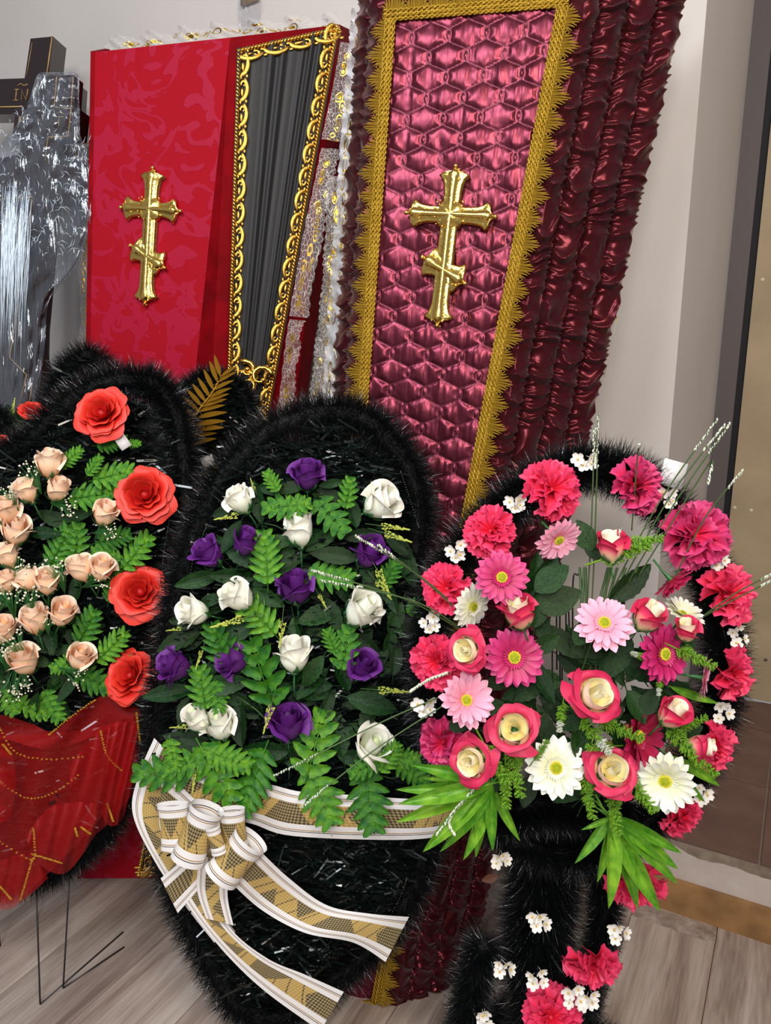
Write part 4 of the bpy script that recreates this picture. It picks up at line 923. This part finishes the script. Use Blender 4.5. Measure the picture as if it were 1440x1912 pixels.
# ribbon
rb_ = lambda A_, B_, off, nm='ribbon', rep=5, **k: sheet(kw, A_, B_, PK, off, RIB, nm, rep=rep, **k)
rb_([(288, 1378), (258, 1450), (248, 1520), (290, 1610), (345, 1690), (400, 1760)], [(350, 1440), (320, 1500), (318, 1560), (352, 1630), (402, 1690), (440, 1740)], .066, rep=4)
rb_([(330, 1420), (420, 1455), (500, 1464), (560, 1478), (650, 1484), (790, 1492), (850, 1480)], [(300, 1500), (400, 1525), (470, 1538), (540, 1560), (700, 1568), (800, 1565), (860, 1550)], .075, rep=6, bow=.006)
rb_([(300, 1440), (345, 1475), (400, 1530)], [(300, 1540), (330, 1575), (370, 1610)], .088, rep=1.6, amp=.006, rip=1.2)
rb_([(322, 1648), (372, 1720), (430, 1790), (500, 1855), (598, 1925)], [(392, 1655), (432, 1735), (500, 1790), (570, 1820), (642, 1852)], .092, rep=4.5, amp=.004, rip=1)
rb_([(485, 1588), (540, 1640), (610, 1690), (690, 1706), (764, 1712)], [(428, 1645), (490, 1700), (570, 1742), (660, 1760), (720, 1796)], .10, rep=4.5, amp=.006, rip=1.3, ph=1)
rb_([(372, 1600), (368, 1660), (385, 1715)], [(432, 1600), (425, 1670), (436, 1728)], .10, rep=1.4)
rb_([(300, 1640), (350, 1600), (395, 1575)], [(332, 1705), (375, 1655), (410, 1610)], .096, rep=1.2)
def loop(c0, c1, r, off, squeeze=.75, rep=2.4):
    a = PK.at(c0[0], c0[1], off); b = PK.at(c1[0], c1[1], off); ax = (b-a).normalized(); s = ax.cross(PK.n).normalized(); nn = ax.cross(s).normalized(); rm = r*mpx(a); V = []; uv = []; nu, nv = 28, 12
    for i in range(nu):
        q = 2*math.pi*i/(nu-1)
        for j in range(nv):
            t = j/(nv-1); rr = rm*(1-.12*math.sin(t*math.pi)); V.append(lp(a, b, t)+s*rr*math.cos(q)+nn*rr*squeeze*math.sin(q)); uv.append((i/(nu-1)*rep, t))
    MB().add(V, gf(nu, nv), uv).build('ribbon_loop', RIB, kw)
loop((388, 1508), (350, 1606), 33, .125); loop((470, 1566), (412, 1636), 36, .13); loop((432, 1510), (440, 1590), 26, .115, .5); loop((322, 1500), (330, 1585), 30, .105, .35)
loop((396, 1542), (410, 1592), 15, .14, .8, 1.2)

# ------------------------------------------------------------------ left wreath
PH = lean(-.75, 1.44, .10, 0)
hw_ = thing('wreath', 'black tinsel wreath with red and peach roses and sheer red organza bow on wire stand', 'wreath', (-.72, 1.37, 0), 'funeral wreaths')
HO = [(262, 712), (305, 735), (335, 800), (345, 900), (340, 1000), (322, 1110), (298, 1230), (275, 1350), (240, 1460), (200, 1545), (140, 1600), (60, 1640), (-60, 1650), (-160, 1560), (-220, 1400), (-240, 1200), (-200, 1000), (-120, 880), (-30, 860), (45, 835), (105, 775), (180, 722)]
backing(hw_, PH, [(u*.93+60*.07, v*.93+1200*.07) for u, v in HO], 0, .02)
hp = [PH.at(x[0], x[1], .01) for x in spline(HO, 90, True)]
tinsel(hw_, hp, .054, 38000, seed=5, wd=.0011)
strips(hw_, PH, [(u*.94+60*.06, v*.95+1200*.05) for u, v in HO], 7000, (0, .05), seed=6)
for path in (((318, 960), (305, 1040), (302, 1120)),):
    mb = MB()
    for p in spline([PH.at(u, v, .055) for u, v in path], 50): mb.ball(p, .0008, 4, 3)
    mb.build('beaded_thread', M_('silver_thread', (190, 186, 180), .3, .6), hw_, kind='stuff')
for i, (u, v, r, a, ti) in enumerate(((190, 772, 43, 100, 72), (270, 924, 46, 60, 75), (262, 1106, 44, 60, 68), (243, 1262, 42, 120, 60))):
    flower(hw_, PH, 'red', u, v, r, a, ti, .085, 'large red rose', idx=i % 3)
for u, v, a, r, ti in ((93, 863, 80, 27, 20), (48, 914, 110, 24, 25), (108, 912, 60, 24, 25), (10, 952, 80, 28, 25), (30, 990, 70, 28, 30), (12, 1035, 110, 24, 20), (197, 957, 60, 25, 25), (51, 1080, 120, 23, 20), (88, 1085, 80, 25, 30), (150, 1060, 110, 26, 25), (191, 1060, 70, 25, 30), (64, 1155, 95, 28, 25), (118, 1143, 60, 27, 30), (6, 1175, 70, 27, 30), (44, 1232, 95, 30, 40), (150, 1226, 60, 26, 30), (12, 1085, 80, 22, 20)):
    flower(hw_, PH, 'peach', u, v, r*1.16, a, ti, .095, 'peach rosebud')
for u, v, a, l in ((211, 826, 10, 62), (250, 828, 0, 30), (176, 868, 55, 45), (213, 886, 15, 80), (176, 924, 10, 92), (133, 853, 40, 56), (213, 1005, 15, 74), (256, 1028, 52, 82), (113, 1017, 62, 90), (143, 1009, 80, 70), (196, 1036, 165, 56), (211, 1087, 75, 76), (162, 1170, 62, 80), (210, 1205, 45, 84), (176, 1272, -25, 76), (98, 1320, -60, 66), (62, 1325, -25, 64), (15, 1310, -60, 60), (240, 1240, 60, 40), (120, 1240, 200, 60)):
    leafat(hw_, PH, 'fern', u, v, a, l, .075, random.uniform(0, 12), tw=random.uniform(-.25, .25))
for k in range(56):
    u, v = random.uniform(-20, 170), random.uniform(930, 1320); leafat(hw_, PH, 'leaf', u, v, random.uniform(0, 360), random.uniform(48, 80), random.uniform(.045, .072), random.uniform(-5, 20))
for u, v, a, l in ((58, 882, 110, 45), (22, 1112, 90, 50), (52, 1112, 100, 45), (112, 1062, 95, 50), (28, 1195, 110, 50), (12, 1220, 90, 45), (20, 1285, -95, 50), (44, 1275, -80, 46), (142, 1262, -20, 44), (127, 945, -10, 40), (204, 990, 10, 36), (184, 1085, 20, 40), (15, 925, 120, 36), (88, 1160, 90, 30), (40, 1060, 60, 40)):
    leafat(hw_, PH, 'gyp', u, v, a, l, .10, 15)
MB().box((0, 0, 0), .021, .036, .0012).build('price_tag', PAPER, hw_).matrix_basis = yframe(PH.at(227, 822, .09), ipd(-55), -Fw+R*.3)
og = lambda A_, B_, off, nm='organza_bow', **k: sheet(hw_, A_, B_, PH, off, ORG, nm, **k)
og([(-60, 1350), (0, 1335), (60, 1352), (100, 1365), (150, 1325), (200, 1298), (262, 1325)], [(-60, 1400), (0, 1380), (50, 1392), (100, 1400), (150, 1385), (210, 1360), (262, 1345)], .085, amp=.008, rip=2)
og([(-60, 1385), (20, 1372), (90, 1370), (170, 1360), (258, 1340)], [(-40, 1660), (20, 1688), (80, 1640), (140, 1580), (240, 1470)], .075, amp=.006, rip=2.5, m=16)
og([(130, 1430), (180, 1370), (225, 1345), (258, 1335)], [(130, 1500), (160, 1560), (200, 1540), (250, 1480)], .10, amp=.01, rip=2, bow=.018)
og([(200, 1360), (228, 1350), (256, 1350), (262, 1400)], [(188, 1520), (205, 1542), (228, 1530), (246, 1470)], .115, bow=.02, amp=.006)
og([(48, 1560), (90, 1510), (140, 1498), (180, 1500)], [(60, 1600), (95, 1628), (130, 1625), (178, 1560)], .105, bow=.016, amp=.005)
og([(0, 1380), (20, 1400), (30, 1460), (20, 1530)], [(-60, 1380), (-50, 1420), (-40, 1480), (-40, 1550)], .11, bow=.02, amp=.006)
og([(-30, 1620), (20, 1600), (60, 1590)], [(-30, 1690), (22, 1696), (90, 1640)], .095, amp=.004)
for path in (((92, 1372), (130, 1340), (180, 1305)), ((0, 1360), (30, 1405), (90, 1418), (160, 1412)), ((0, 1460), (50, 1490), (100, 1480), (150, 1445)), ((188, 1365), (200, 1410), (228, 1440)), ((0, 1572), (60, 1605), (64, 1570), (62, 1545)), ((38, 1680), (62, 1600)), ((60, 1595), (118, 1612)), ((140, 1546), (145, 1562)), ((152, 1545), (170, 1558)), ((5, 1390), (22, 1410)), ((255, 1330), (262, 1390)), ((0, 1655), (22, 1680)), ((200, 1500), (212, 1535))):
    P3 = spline([PH.at(u, v, .125) for u, v in path], 24); mb = MB()
    for i in range(len(P3)-1):
        for s in (-1, 1): mb.ball(Vector(P3[i])+Vector((s*.0008, 0, random.uniform(-.001, .001))), .0017, 5, 3)
    mb.build('gold_thread', GGLIT, hw_)
f1, f2 = floorpt(75, 1875), floorpt(118, 1845)
wire(hw_, [PH.at(66, 1600, -.01), f1]); wire(hw_, [PH.at(132, 1600, -.01), f2]); wire(hw_, [f1, floorpt(230, 1740)], name='wire_foot'); wire(hw_, [f2, floorpt(232, 1768)], name='wire_foot')

# ------------------------------------------------------------------ wreaths standing behind
PJ = lean(-.9, 1.66, .07, 0)
j1 = thing('wreath', 'black tinsel wreath with small red and white roses, beside the dark grave crosses', 'wreath', (-.85, 1.6, 0), 'funeral wreaths')
J1 = [(175, 668), (130, 690), (108, 735), (80, 790), (40, 850), (10, 950), (0, 1100), (60, 1300), (140, 1350), (200, 1200), (230, 950), (220, 760)]
backing(j1, PJ, [(u*.9+12, v*.9+95) for u, v in J1], -.01, .02)
tinsel(j1, [PJ.at(x[0], x[1], 0) for x in spline(J1, 50, True)], .052, 22000, seed=8)
strips(j1, PJ, J1, 1800, (0, .04), seed=9)
wire(j1, [PJ.at(100, 1300, -.01), PJ.at(95, 1560, -.01)*1.0]); 
p_ = PJ.at(60, 1300, -.01); wire(j1, [p_, Vector((p_.x, p_.y-.1, 0))])
flower(j1, PJ, 'red', 66, 770, 25, 60, 30, .06, 'small red rose', idx=1); flower(j1, PJ, 'wbud', 70, 830, 24, 60, 30, .08, 'white rose with pink edge', idx=1); flower(j1, PJ, 'red', 66, 885, 26, 90, 20, .07, idx=2)
for u, v, a, l in ((65, 797, 0, 40), (25, 760, 80, 34), (38, 842, 160, 40)): leafat(j1, PJ, 'yel', u, v, a, l, .08)
for u, v, a, l in ((42, 800, 100, 80), (30, 780, 120, 60), (95, 850, 20, 60)): leafat(j1, PJ, 'leaf', u, v, a, l, .055)
j0 = thing('wreath', 'edge of a black tinsel wreath with a red rose, cut off by the left border', 'wreath', (-1.05, 1.55, 0), 'funeral wreaths')
PJ0 = lean(-1, 1.52, .1, 0); J0 = [(-30, 765), (0, 785), (12, 830), (8, 880), (-15, 925), (-70, 960), (-150, 900), (-150, 780), (-90, 740)]
tinsel(j0, [PJ0.at(x[0], x[1], 0) for x in spline(J0, 40, True)], .04, 14000, seed=10)
p_ = PJ0.at(-60, 940); wire(j0, [p_, Vector((p_.x, p_.y-.1, 0))]); flower(j0, PJ0, 'red', 0, 832, 20, 40, 50, .06, 'red rose')
j2 = thing('wreath', 'black tinsel wreath with a glittering gold palm frond in front of the red lid', 'wreath', (-.42, 1.6, 0), 'funeral wreaths')
PJ2 = lean(-.4, 1.58, .12, 0); J2 = [(395, 712), (435, 720), (462, 760), (470, 850), (480, 950), (470, 1100), (430, 1250), (370, 1280), (330, 1150), (318, 1000), (325, 850), (340, 760), (362, 722)]
backing(j2, PJ2, [(u*.9+40, v*.9+95) for u, v in J2], -.01, .02)
tinsel(j2, [PJ2.at(x[0], x[1], 0) for x in spline(J2, 50, True)], .045, 24000, seed=12); strips(j2, PJ2, J2, 2500, (0, .03), seed=13)
p_ = PJ2.at(400, 1270, -.01); wire(j2, [p_, Vector((p_.x, p_.y-.1, 0))]); wire(j2, [p_+Vector((.05, 0, 0)), Vector((p_.x+.05, p_.y-.1, 0))])
GL = leaf_mesh('frond_leaflet', GGLIT, .11, 0, .12, .3)
r0 = PJ2.at(352, 812, .055); 
fm = MB().tube(spline([PJ2.at(u, v, .055) for u, v in ((350, 808), (372, 765), (395, 735), (408, 712))], 12), .0016, 6)
frond = fm.build('gold_frond', GGLIT, j2)
sp_ = spline([(362, 800), (372, 765), (392, 738), (412, 700)], 10)
for i in range(10):
    u, v = sp_[i][:2]
    for a, l in (((8+3*i), 56-2*i if i > 2 else 58), ((150-5*i), 44)):
        p = PJ2.at(u, v+4, .055); place(GL, frond, yframe(p, ipd(a, 6), -Fw+U*.4, l*mpx(p)))
for i, v in enumerate((800, 818, 832)):
    p = PJ2.at(350, v, .05); place(GL, frond, yframe(p, ipd(8+4*i, 6), -Fw+U*.4, 56*mpx(p)))
sheet(j2, [(372, 890), (400, 868), (440, 850), (462, 852)], [(392, 902), (420, 895), (450, 880), (470, 876)], PJ2, .055, M_('gold_foil_ribbon', (196, 152, 40), .3, .9, c2=(60, 44, 14), vs=90), 'gold_ribbon')
MB().box((0, 0, 0), .026, .028, .001).build('price_tag', PAPER, j2).matrix_basis = yframe(PJ2.at(388, 862, .045), ipd(20), -Fw)
sheet(j2, [(368, 905), (385, 890), (410, 905)], [(368, 925), (390, 915), (410, 918)], PJ2, .05, PAPER, 'white_ribbon')

# ------------------------------------------------------------------ right wreath on a stand
PL = lean(.25, 1.10, .05, 0)
lw = thing('wreath', 'ring wreath with crimson carnations, gerberas and cream roses on a black tinsel post', 'wreath', (.26, 1.12, 0), 'funeral wreaths')
LO = [(1110, 872), (1040, 885), (965, 930), (890, 1000), (830, 1085), (800, 1185), (802, 1290), (830, 1395), (885, 1490), (950, 1560), (1030, 1590), (1110, 1585), (1195, 1545), (1270, 1475), (1325, 1380), (1352, 1270), (1345, 1150), (1310, 1045), (1250, 955), (1185, 893)]
lp3 = [PL.at(x[0], x[1], 0) for x in spline(LO, 90, True)]
tinsel(lw, lp3, .054, 44000, seed=15, core=.2, wd=.001)
tinsel(lw, [PL.at(u, v, .0) for u, v in spline([(930, 1520), (1010, 1500), (1090, 1505), (1170, 1500)], 8)], .06, 14000, name='tinsel', closed=False, seed=25)
post = [PL.at(1010+8*math.sin(k), 1560+k*42, -.05) for k in range(12)]
tinsel(lw, [p for p in post], .085, 42000, name='tinsel_post', closed=False, seed=16, jit=.5, wd=.001)
base = [Vector((post[-1].x+.16*math.cos(a), post[-1].y+.02+.13*math.sin(a), .05)) for a in np.linspace(0, 2*math.pi, 25)[:-1]]
tinsel(lw, base, .055, 16000, name='tinsel_base', seed=17)
tinsel(lw, [PL.at(u, v, .0) for u, v in spline([(905, 1760), (880, 1850), (870, 1930)], 8)], .05, 7000, name='tinsel_base', closed=False, seed=18)
tinsel(lw, [PL.at(u, v, -.03) for u, v in spline([(1110, 1560), (1130, 1660), (1120, 1760), (1090, 1880)], 12)], .045, 10000, name='tinsel_post', closed=False, seed=19)
wire(lw, [Vector((post[-1].x, post[-1].y, z)) for z in (0.002, .2)], .006, 'stand_rod')
for i, (u, v, r, a, ti, ix) in enumerate(((1033, 912, 60, 60, 70, 0), (915, 990, 52, 130, 60, 1), (833, 1098, 50, 140, 60, 0), (1195, 908, 58, 10, 55, 2), (1303, 998, 68, 60, 78, 2), (1362, 1108, 60, 20, 66, 0), (815, 1235, 55, 170, 60, 1), (1372, 1258, 54, 0, 45, 0), (1338, 1395, 48, -10, 50, 1), (825, 1388, 50, 190, 60, 2), (1275, 1530, 44, -50, 45, 0), (1190, 1655, 58, -80, 50, 1), (1108, 1803, 56, -90, 60, 0), (1030, 1900, 58, 90, 60, 1))):
    flower(lw, PL, 'carn', u, v, r, a, ti, .055, 'crimson pink carnation', idx=ix)
for k, u, v, r, a, ti, lb in (('gm', 938, 1077, 53, 100, 76, 'magenta gerbera'), ('gm', 962, 1228, 60, 80, 82, 'magenta gerbera'), ('gm', 1247, 1222, 60, 10, 66, 'magenta gerbera'), ('gc', 1200, 1378, 62, 0, 50, 'crimson gerbera'), ('gp', 1047, 1012, 48, -60, 50, 'pink gerbera'), ('gp', 1130, 1160, 57, 100, 62, 'pink gerbera'), ('gp', 873, 1307, 54, 60, 70, 'pink gerbera'), ('gp', 1322, 1268, 44, -10, 25, 'pink gerbera'), ('gw', 888, 1135, 46, -20, 50, 'white gerbera'), ('gw', 1040, 1435, 59, 100, 80, 'white gerbera'), ('gw', 1242, 1462, 60, 200, 66, 'white gerbera'), ('gw', 1278, 1142, 40, 70, 30, 'white gerbera'), ('gc', 1258, 1088, 40, -50, 5, 'crimson gerbera')):
    off = {'gw': .125, 'gm': .12, 'gp': .12, 'gc': .10}[k]
    flower(lw, PL, k, u, v, r, a, ti, off if (u, v) not in ((888, 1135), (1278, 1142)) else .08, lb)
for k, u, v, r, a, ti in (('bic', 1142, 1018, 34, 95, 12), ('bic', 968, 1142, 38, 110, 25), ('bicopen', 874, 1214, 34, 170, 55), ('bic', 1213, 1150, 35, 60, 30), ('bic', 1282, 1175, 27, 100, 30), ('bicopen', 1108, 1300, 44, 60, 55), ('bicopen', 960, 1362, 40, 110, 65), ('bicopen', 884, 1420, 38, 170, 60), ('bic', 1258, 1332, 34, 60, 35), ('bicopen', 1140, 1440, 42, 80, 60), ('bic', 1310, 1393, 30, 10, 35)):
    flower(lw, PL, k, u, v, r, a, ti, .125, 'cream rose edged crimson')
for u, v in ((1095, 862), (965, 940), (852, 1032), (805, 1165), (795, 1318), (1250, 930), (1345, 1045), (1378, 1188), (1352, 1330), (1315, 1485), (935, 1607), (1005, 1722), (940, 1808), (1005, 1828), (1075, 1862), (1155, 1740), (1100, 1868), (905, 1905)):
    big = v > 1590
    for k in range(4):
        a = k*1.6+random.random(); q = random.uniform(7, 17)
        flower(lw, PL, 'blo', u+q*math.cos(a), v+q*math.sin(a), random.uniform(10, 14), math.degrees(a), random.uniform(40, 80), .065 if big else .05)
for u, v, a, l, k in ((1170, 1030, 20, 100, 'jun'), (925, 1425, -60, 90, 'jun'), (965, 1445, -80, 90, 'jun'), (945, 1470, -90, 80, 'jun'), (1048, 1340, -100, 56, 'junw'), (1112, 1372, -50, 86, 'junw'), (1160, 1362, -20, 90, 'jun'), (1100, 1490, -80, 80, 'jun'), (1150, 1515, -85, 85, 'jun'), (1195, 1480, -50, 90, 'jun'), (1300, 1228, -25, 80, 'jun'), (1280, 1392, -50, 95, 'jun'), (1312, 1425, -40, 70, 'jun'), (1232, 1280, -100, 40, 'junw'), (1295, 1350, 30, 60, 'jun'), (1010, 1400, 60, 50, 'jun'), (1195, 1225, 160, 40, 'junw'), (1120, 1395, 180, 60, 'jun'), (1205, 1010, 10, 70, 'jun')):
    leafat(lw, PL, k, u, v, a, l, .125, 12)
for u, v, a, l in ((1092, 1000, 120, 66), (1085, 1388, -85, 78), (1213, 1310, 70, 56), (928, 1322, 140, 56), (1130, 1250, 80, 50), (1275, 1207, 10, 50), (1108, 1030, -50, 44), (1020, 1202, 30, 60), (925, 1362, 200, 46), (1005, 1140, 80, 70), (1068, 1350, 200, 50), (880, 1462, 180, 60), (1290, 1365, 20, 50), (985, 1480, -100, 60), (860, 1350, 30, 50), (920, 1460, -120, 60), (1140, 1330, 200, 60), (1030, 1080, 40, 80), (1045, 1120, 20, 90), (1090, 1180, 60, 60), (1190, 1320, -60, 70)):
    leafat(lw, PL, 'oval', u, v, a, l, .105, 10)
for k in range(95):
    q = random.random()*6.28; r = math.sqrt(random.random()); u, v = 1105+170*r*math.cos(q), 1325+155*r*math.sin(q)
    leafat(lw, PL, 'leaf', u, v, random.uniform(0, 360), random.uniform(60, 105), random.uniform(.03, .085), random.uniform(-5, 20))
for u, v, a, l in ((1000, 1085, 75, 110), (1015, 1070, 60, 100), (1180, 1090, 40, 110), (1150, 1130, 50, 90), (980, 1290, 200, 90), (940, 1270, 20, 80), (1270, 1290, -20, 90), (1010, 1160, 100, 80)): leafat(lw, PL, 'leaf', u, v, a, l, .07, 5)
for (ru, rv), tips in (((915, 1462), ((772, 1430), (748, 1463), (742, 1492), (744, 1533), (782, 1586), (820, 1590), (864, 1606), (884, 1604), (913, 1583), (963, 1563))), ((1138, 1520), ((1068, 1612), (1108, 1640), (1136, 1690), (1182, 1705), (1228, 1688), (1262, 1640), (1262, 1608), (1268, 1584), (1020, 1555)))):
    for i, (tu, tv) in enumerate(tips):
        a = math.degrees(math.atan2(-(tv-rv), tu-ru)); l = math.hypot(tv-rv, tu-ru)
        if i == len(tips)-1 and ru > 1000: ru2, rv2 = 1060, 1520; a = 200; l = 60
        p = PL.at(ru+random.uniform(-8, 8), rv+random.uniform(-8, 8), .10+.004*(i % 3)); place(T['blade'][i % 2], lw, yframe(p, ipd(a, 8), -Fw+R*random.uniform(-.3, .3)+U*.25, l*1.02*mpx(p)))
for u, v, a, l in ((1300, 1440, -30, 110), (1290, 1470, -45, 90), (1300, 1300, -20, 100), (820, 1455, 175, 60)): leafat(lw, PL, 'blade', u, v, a, l, .08, 5)
def grass(pts, off0, off1, tip=.22):
    P3 = [PL.at(u, v, lp(off0, off1, i/(len(pts)-1))) for i, (u, v) in enumerate(pts)]; q = spline(P3, 24)
    g = MB().tube(q, [.0011]*20+[.0009]*4, 5).build('grass_stem', STEMG, lw); k = int(24*(1-tip)); mb = MB()
    for i in range(k, 23):
        for s in range(5): mb.ball(Vector(q[i])+(Vector(q[i+1])-Vector(q[i]))*s/5+Vector((random.uniform(-.0012, .0012), 0, random.uniform(-.0008, .0008))), random.uniform(.0009, .0016), 4, 3, (1, 1, 1.8))
    mb.build('seed_head', STEMW, g)
for p in (((1098, 1250), (1108, 1080), (1114, 920), (1117, 775)), ((1090, 1240), (1104, 1000), (1110, 800)), ((1140, 1110), (1230, 940), (1340, 783)), ((1150, 1110), (1250, 930), (1355, 792)), ((1160, 1110), (1260, 940), (1364, 790)), ((1250, 1100), (1315, 970), (1388, 878)), ((1190, 1080), (1290, 920), (1330, 860), (1322, 905)), ((1290, 1165), (1370, 1120), (1450, 1080)), ((1280, 1175), (1370, 1110), (1450, 1068)),
          ((875, 1155), (790, 1080), (662, 1000)), ((885, 1170), (800, 1090), (706, 1018)), ((865, 1180), (760, 1120), (582, 1065)), ((880, 1190), (780, 1125), (596, 1083)), ((850, 1290), (720, 1345), (510, 1450)), ((840, 1310), (700, 1400), (560, 1510)), ((1070, 1300), (1120, 1150), (1160, 985)), ((1180, 990), (1190, 860), (1194, 830))):
    grass(p, .06, .13)
for p in (((900, 1462), (860, 1500), (815, 1560)), ((880, 1480), (840, 1530), (850, 1560)), ((840, 1255), (800, 1270), (765, 1292))):
    grass(p, .12, .14, .9)
for k in range(9):
    u = 1085+k*9+random.uniform(-4, 4); wire(lw, [PL.at(1080+k*3, 1330, .04), PL.at(lp(1080+k*3, u, .5), 1200, .05), PL.at(u+random.uniform(-20, 30), 1060, .06)], .002, 'stem', STEMG)
for u, v, h in ((1048, 1120, 130), (1054, 1130, 140), (1040, 1190, 90), (1078, 1080, 170)):
    wire(lw, spline([PL.at(u-8, v+h, .05), PL.at(u-8, v+10, .05), PL.at(u, v-6, .05), PL.at(u+8, v+10, .05), PL.at(u+10, v+h, .05)], 20), .0013, 'wire_loop', WIRE)
MB().box((0, 0, 0), .036, .04, .0006).build('paper_tag', PAPER, lw).matrix_basis = yframe(PL.at(1257, 885, .02), ipd(75), -Fw)
dl = PL.at(930, 1635, -.02); place(leaf_mesh('leaf', M_('brown_dry_leaf', (96, 56, 36), .6), .3), lw, yframe(dl, ipd(200), -Fw, .03))

# ------------------------------------------------------------------ dark grave crosses
def prism_cross(par, P, outline, th, name='cross_body', n=None, mat=DWOOD):
    A = [P.at(u, v) for u, v in outline]; side = Vector((0, 1, 0))*th; V = A+[a+side for a in A]; k = len(A)
    F = [tuple(range(k)), tuple(range(2*k-1, k-1, -1))]+[(i, k+i, k+(i+1) % k, (i+1) % k) for i in range(k)]
    return MB().add(V, F).build(name, mat, par, smooth=False)
def gline(par, P, pts, r=.0018, name='gold_line', off=.001): return MB().tube([P.at(u, v, off) for u, v in pts], r, 6).build(name, GLINE, par)
def glyph(par, P, strokes, r=.0014): 
    mb = MB()
    for s in strokes: mb.tube([P.at(u, v, .001) for u, v in s], r, 5)
    return mb.build('inscription', GLINE, par)
PC1 = lean(-1, 2.2, .07, .3)
c1 = thing('grave_cross', 'dark wooden grave cross with gold edging and letters, taller one, unwrapped at the top', 'cross', (-1.15, 2.1, 0), 'wooden grave crosses')
prism_cross(c1, PC1, [(57, 72), (99, 68), (90, 152), (140, 152), (136, 222), (84, 222), (78, 300), (170, 272), (170, 372), (72, 380), (60, 1250), (12, 1250), (30, 380), (-80, 395), (-80, 300), (36, 292), (42, 213), (-70, 215), (-70, 150), (46, 146)], .09)
gline(c1, PC1, [(97, 70), (86, 150)]); gline(c1, PC1, [(-60, 201), (42, 199)]); gline(c1, PC1, [(60, 80), (50, 140)], .0008); gline(c1, PC1, [(140, 270), (170, 266)]); gline(c1, PC1, [(100, 366), (170, 372)])
glyph(c1, PC1, [[(27, 167), (35, 167)], [(31, 167), (29, 187)], [(25, 187), (33, 187)], [(40, 187), (41, 167), (49, 187), (52, 166)], [(33, 160), (39, 156), (45, 160), (52, 157)]])
glyph(c1, PC1, [[(140, 285), (160, 308)], [(158, 284), (141, 308)], [(148, 280), (156, 276), (164, 281)]])
PC2 = lean(-1, 1.86, .09, .3)
c2 = thing('grave_cross', 'dark wooden grave cross wrapped in crinkled clear plastic film', 'cross', (-1.0, 1.95, 0), 'wooden grave crosses')
prism_cross(c2, PC2, [(78, 142), (137, 140), (133, 198), (150, 205), (144, 256), (112, 258), (106, 292), (165, 300), (166, 368), (96, 372), (70, 660), (84, 718), (60, 780), (50, 1180), (-10, 1180), (0, 400), (-70, 390), (-70, 310), (36, 288), (44, 255), (24, 250), (30, 200), (74, 198)], .06)
for l in ([(137, 142), (133, 200)], [(106, 142), (101, 200), (133, 203), (127, 254), (90, 256), (84, 300)], [(60, 372), (45, 500), (18, 668), (50, 700), (36, 756)], [(60, 715), (54, 760)], [(0, 372), (60, 368)]): gline(c2, PC2, l, .0013)
glyph(c2, PC2, [[(36, 218), (34, 238)], [(36, 218), (45, 222), (38, 228)], [(104, 218), (118, 218)], [(111, 218), (109, 238)], [(104, 212), (112, 209), (119, 213)]], .0009)
def film():
    rows = [(84, 134, 130, 140), (140, 70, 146, 0), (185, 55, 148, 0), (215, 40, 150, 0), (250, 20, 150, 0), (290, -20, 162, 0), (340, -60, 170, 0), (400, -60, 172, 0), (450, -50, 160, 0), (500, -40, 140, 0), (560, -30, 92, 0), (640, -25, 84, 0), (720, -20, 74, 0), (800, -20, 66, 0), (900, -20, 62, 0)]
    rows = [(v, a, b) for v, a, b, _ in rows[1:]]; rows.insert(0, (136, 88, 118)); n = 90; m = 120
    C = spline([(a, b, v) for v, a, b in rows], m); V = []
    for i in range(n):
        q = 2*math.pi*i/n
        for j in range(m):
            a, b, v = C[j]; x = (1-math.cos(q))/2; h = math.sin(q)
            cr = .010*(vnoise(np.array(i*.55), np.array(j*.12), 3)-.5)+.012*(vnoise(np.array(i*.16), np.array(j*.3), 4)-.5)
            if j < 40: cr *= 1.7
            V.append(PC2.at(a+(b-a)*x, v+6*math.sin(i*.7)*(j/m), (.035+float(cr))*(1 if h >= 0 else 0)+(.0 if h >= 0 else -.09)*1.0+.012*h))
    MB().add(V, gf(n, m, True)).build('plastic_film', FILM, c2)
film()
mb = MB()
for k in range(130):                             # taut film creases, their pale colour standing in for reflected streaks
    u = random.uniform(0, 62); v0 = random.uniform(330, 470); v1 = v0+random.uniform(60, 250); p = [PC2.at(lp(u*.9+40*.1, u*.8, t)+2*math.sin(t*5+k), lp(v0, v1, t), .052) for t in (0, .3, .6, 1)]
    mb.tube(p, [.0003, .0007, .0006, .0002], 4)
for k in range(230):  # short pale flecks, painted glints on the crinkled film
    u, v = random.uniform(-5, 165), random.uniform(205, 480)
    if u > 100 and v < 260: continue
    a = random.gauss(80, 45); l = random.uniform(4, 26); p = PC2.at(u, v, .052); mb.tube([p, p+ipd(a)*l*mpx(p)*.5+PC2.n*.002, p+ipd(a+25)*l*mpx(p)], [.0001, .0006, .0001], 4)
mb.build('crease_glint', M_('crease_glint', (214, 228, 240), .15, spec=1), c2, kind='stuff')

# ------------------------------------------------------------------ packet hung on the wall
WP = Plane(en(0, WN, 0), -Nn)
pk = thing('packet', 'small clear packet with a gold item hanging on the wall above the red coffin', 'packet', WP.at(465, 10, .01))
MB().box((0, 0, 0), .055, .02, .006).build('gold_insert', M_('dull_gold', (170, 130, 70), .4, .6), pk).matrix_basis = yframe(WP.at(466, -2, .01), ipd(90), -Nn)
sheet(pk, [(446, -40), (444, 10), (446, 56)], [(486, -40), (488, 10), (484, 56)], WP, .016, FILM, 'clear_film', amp=.004, rip=2)
for o in COL.objects:
    if 'world_parts' in o: del o['world_parts']
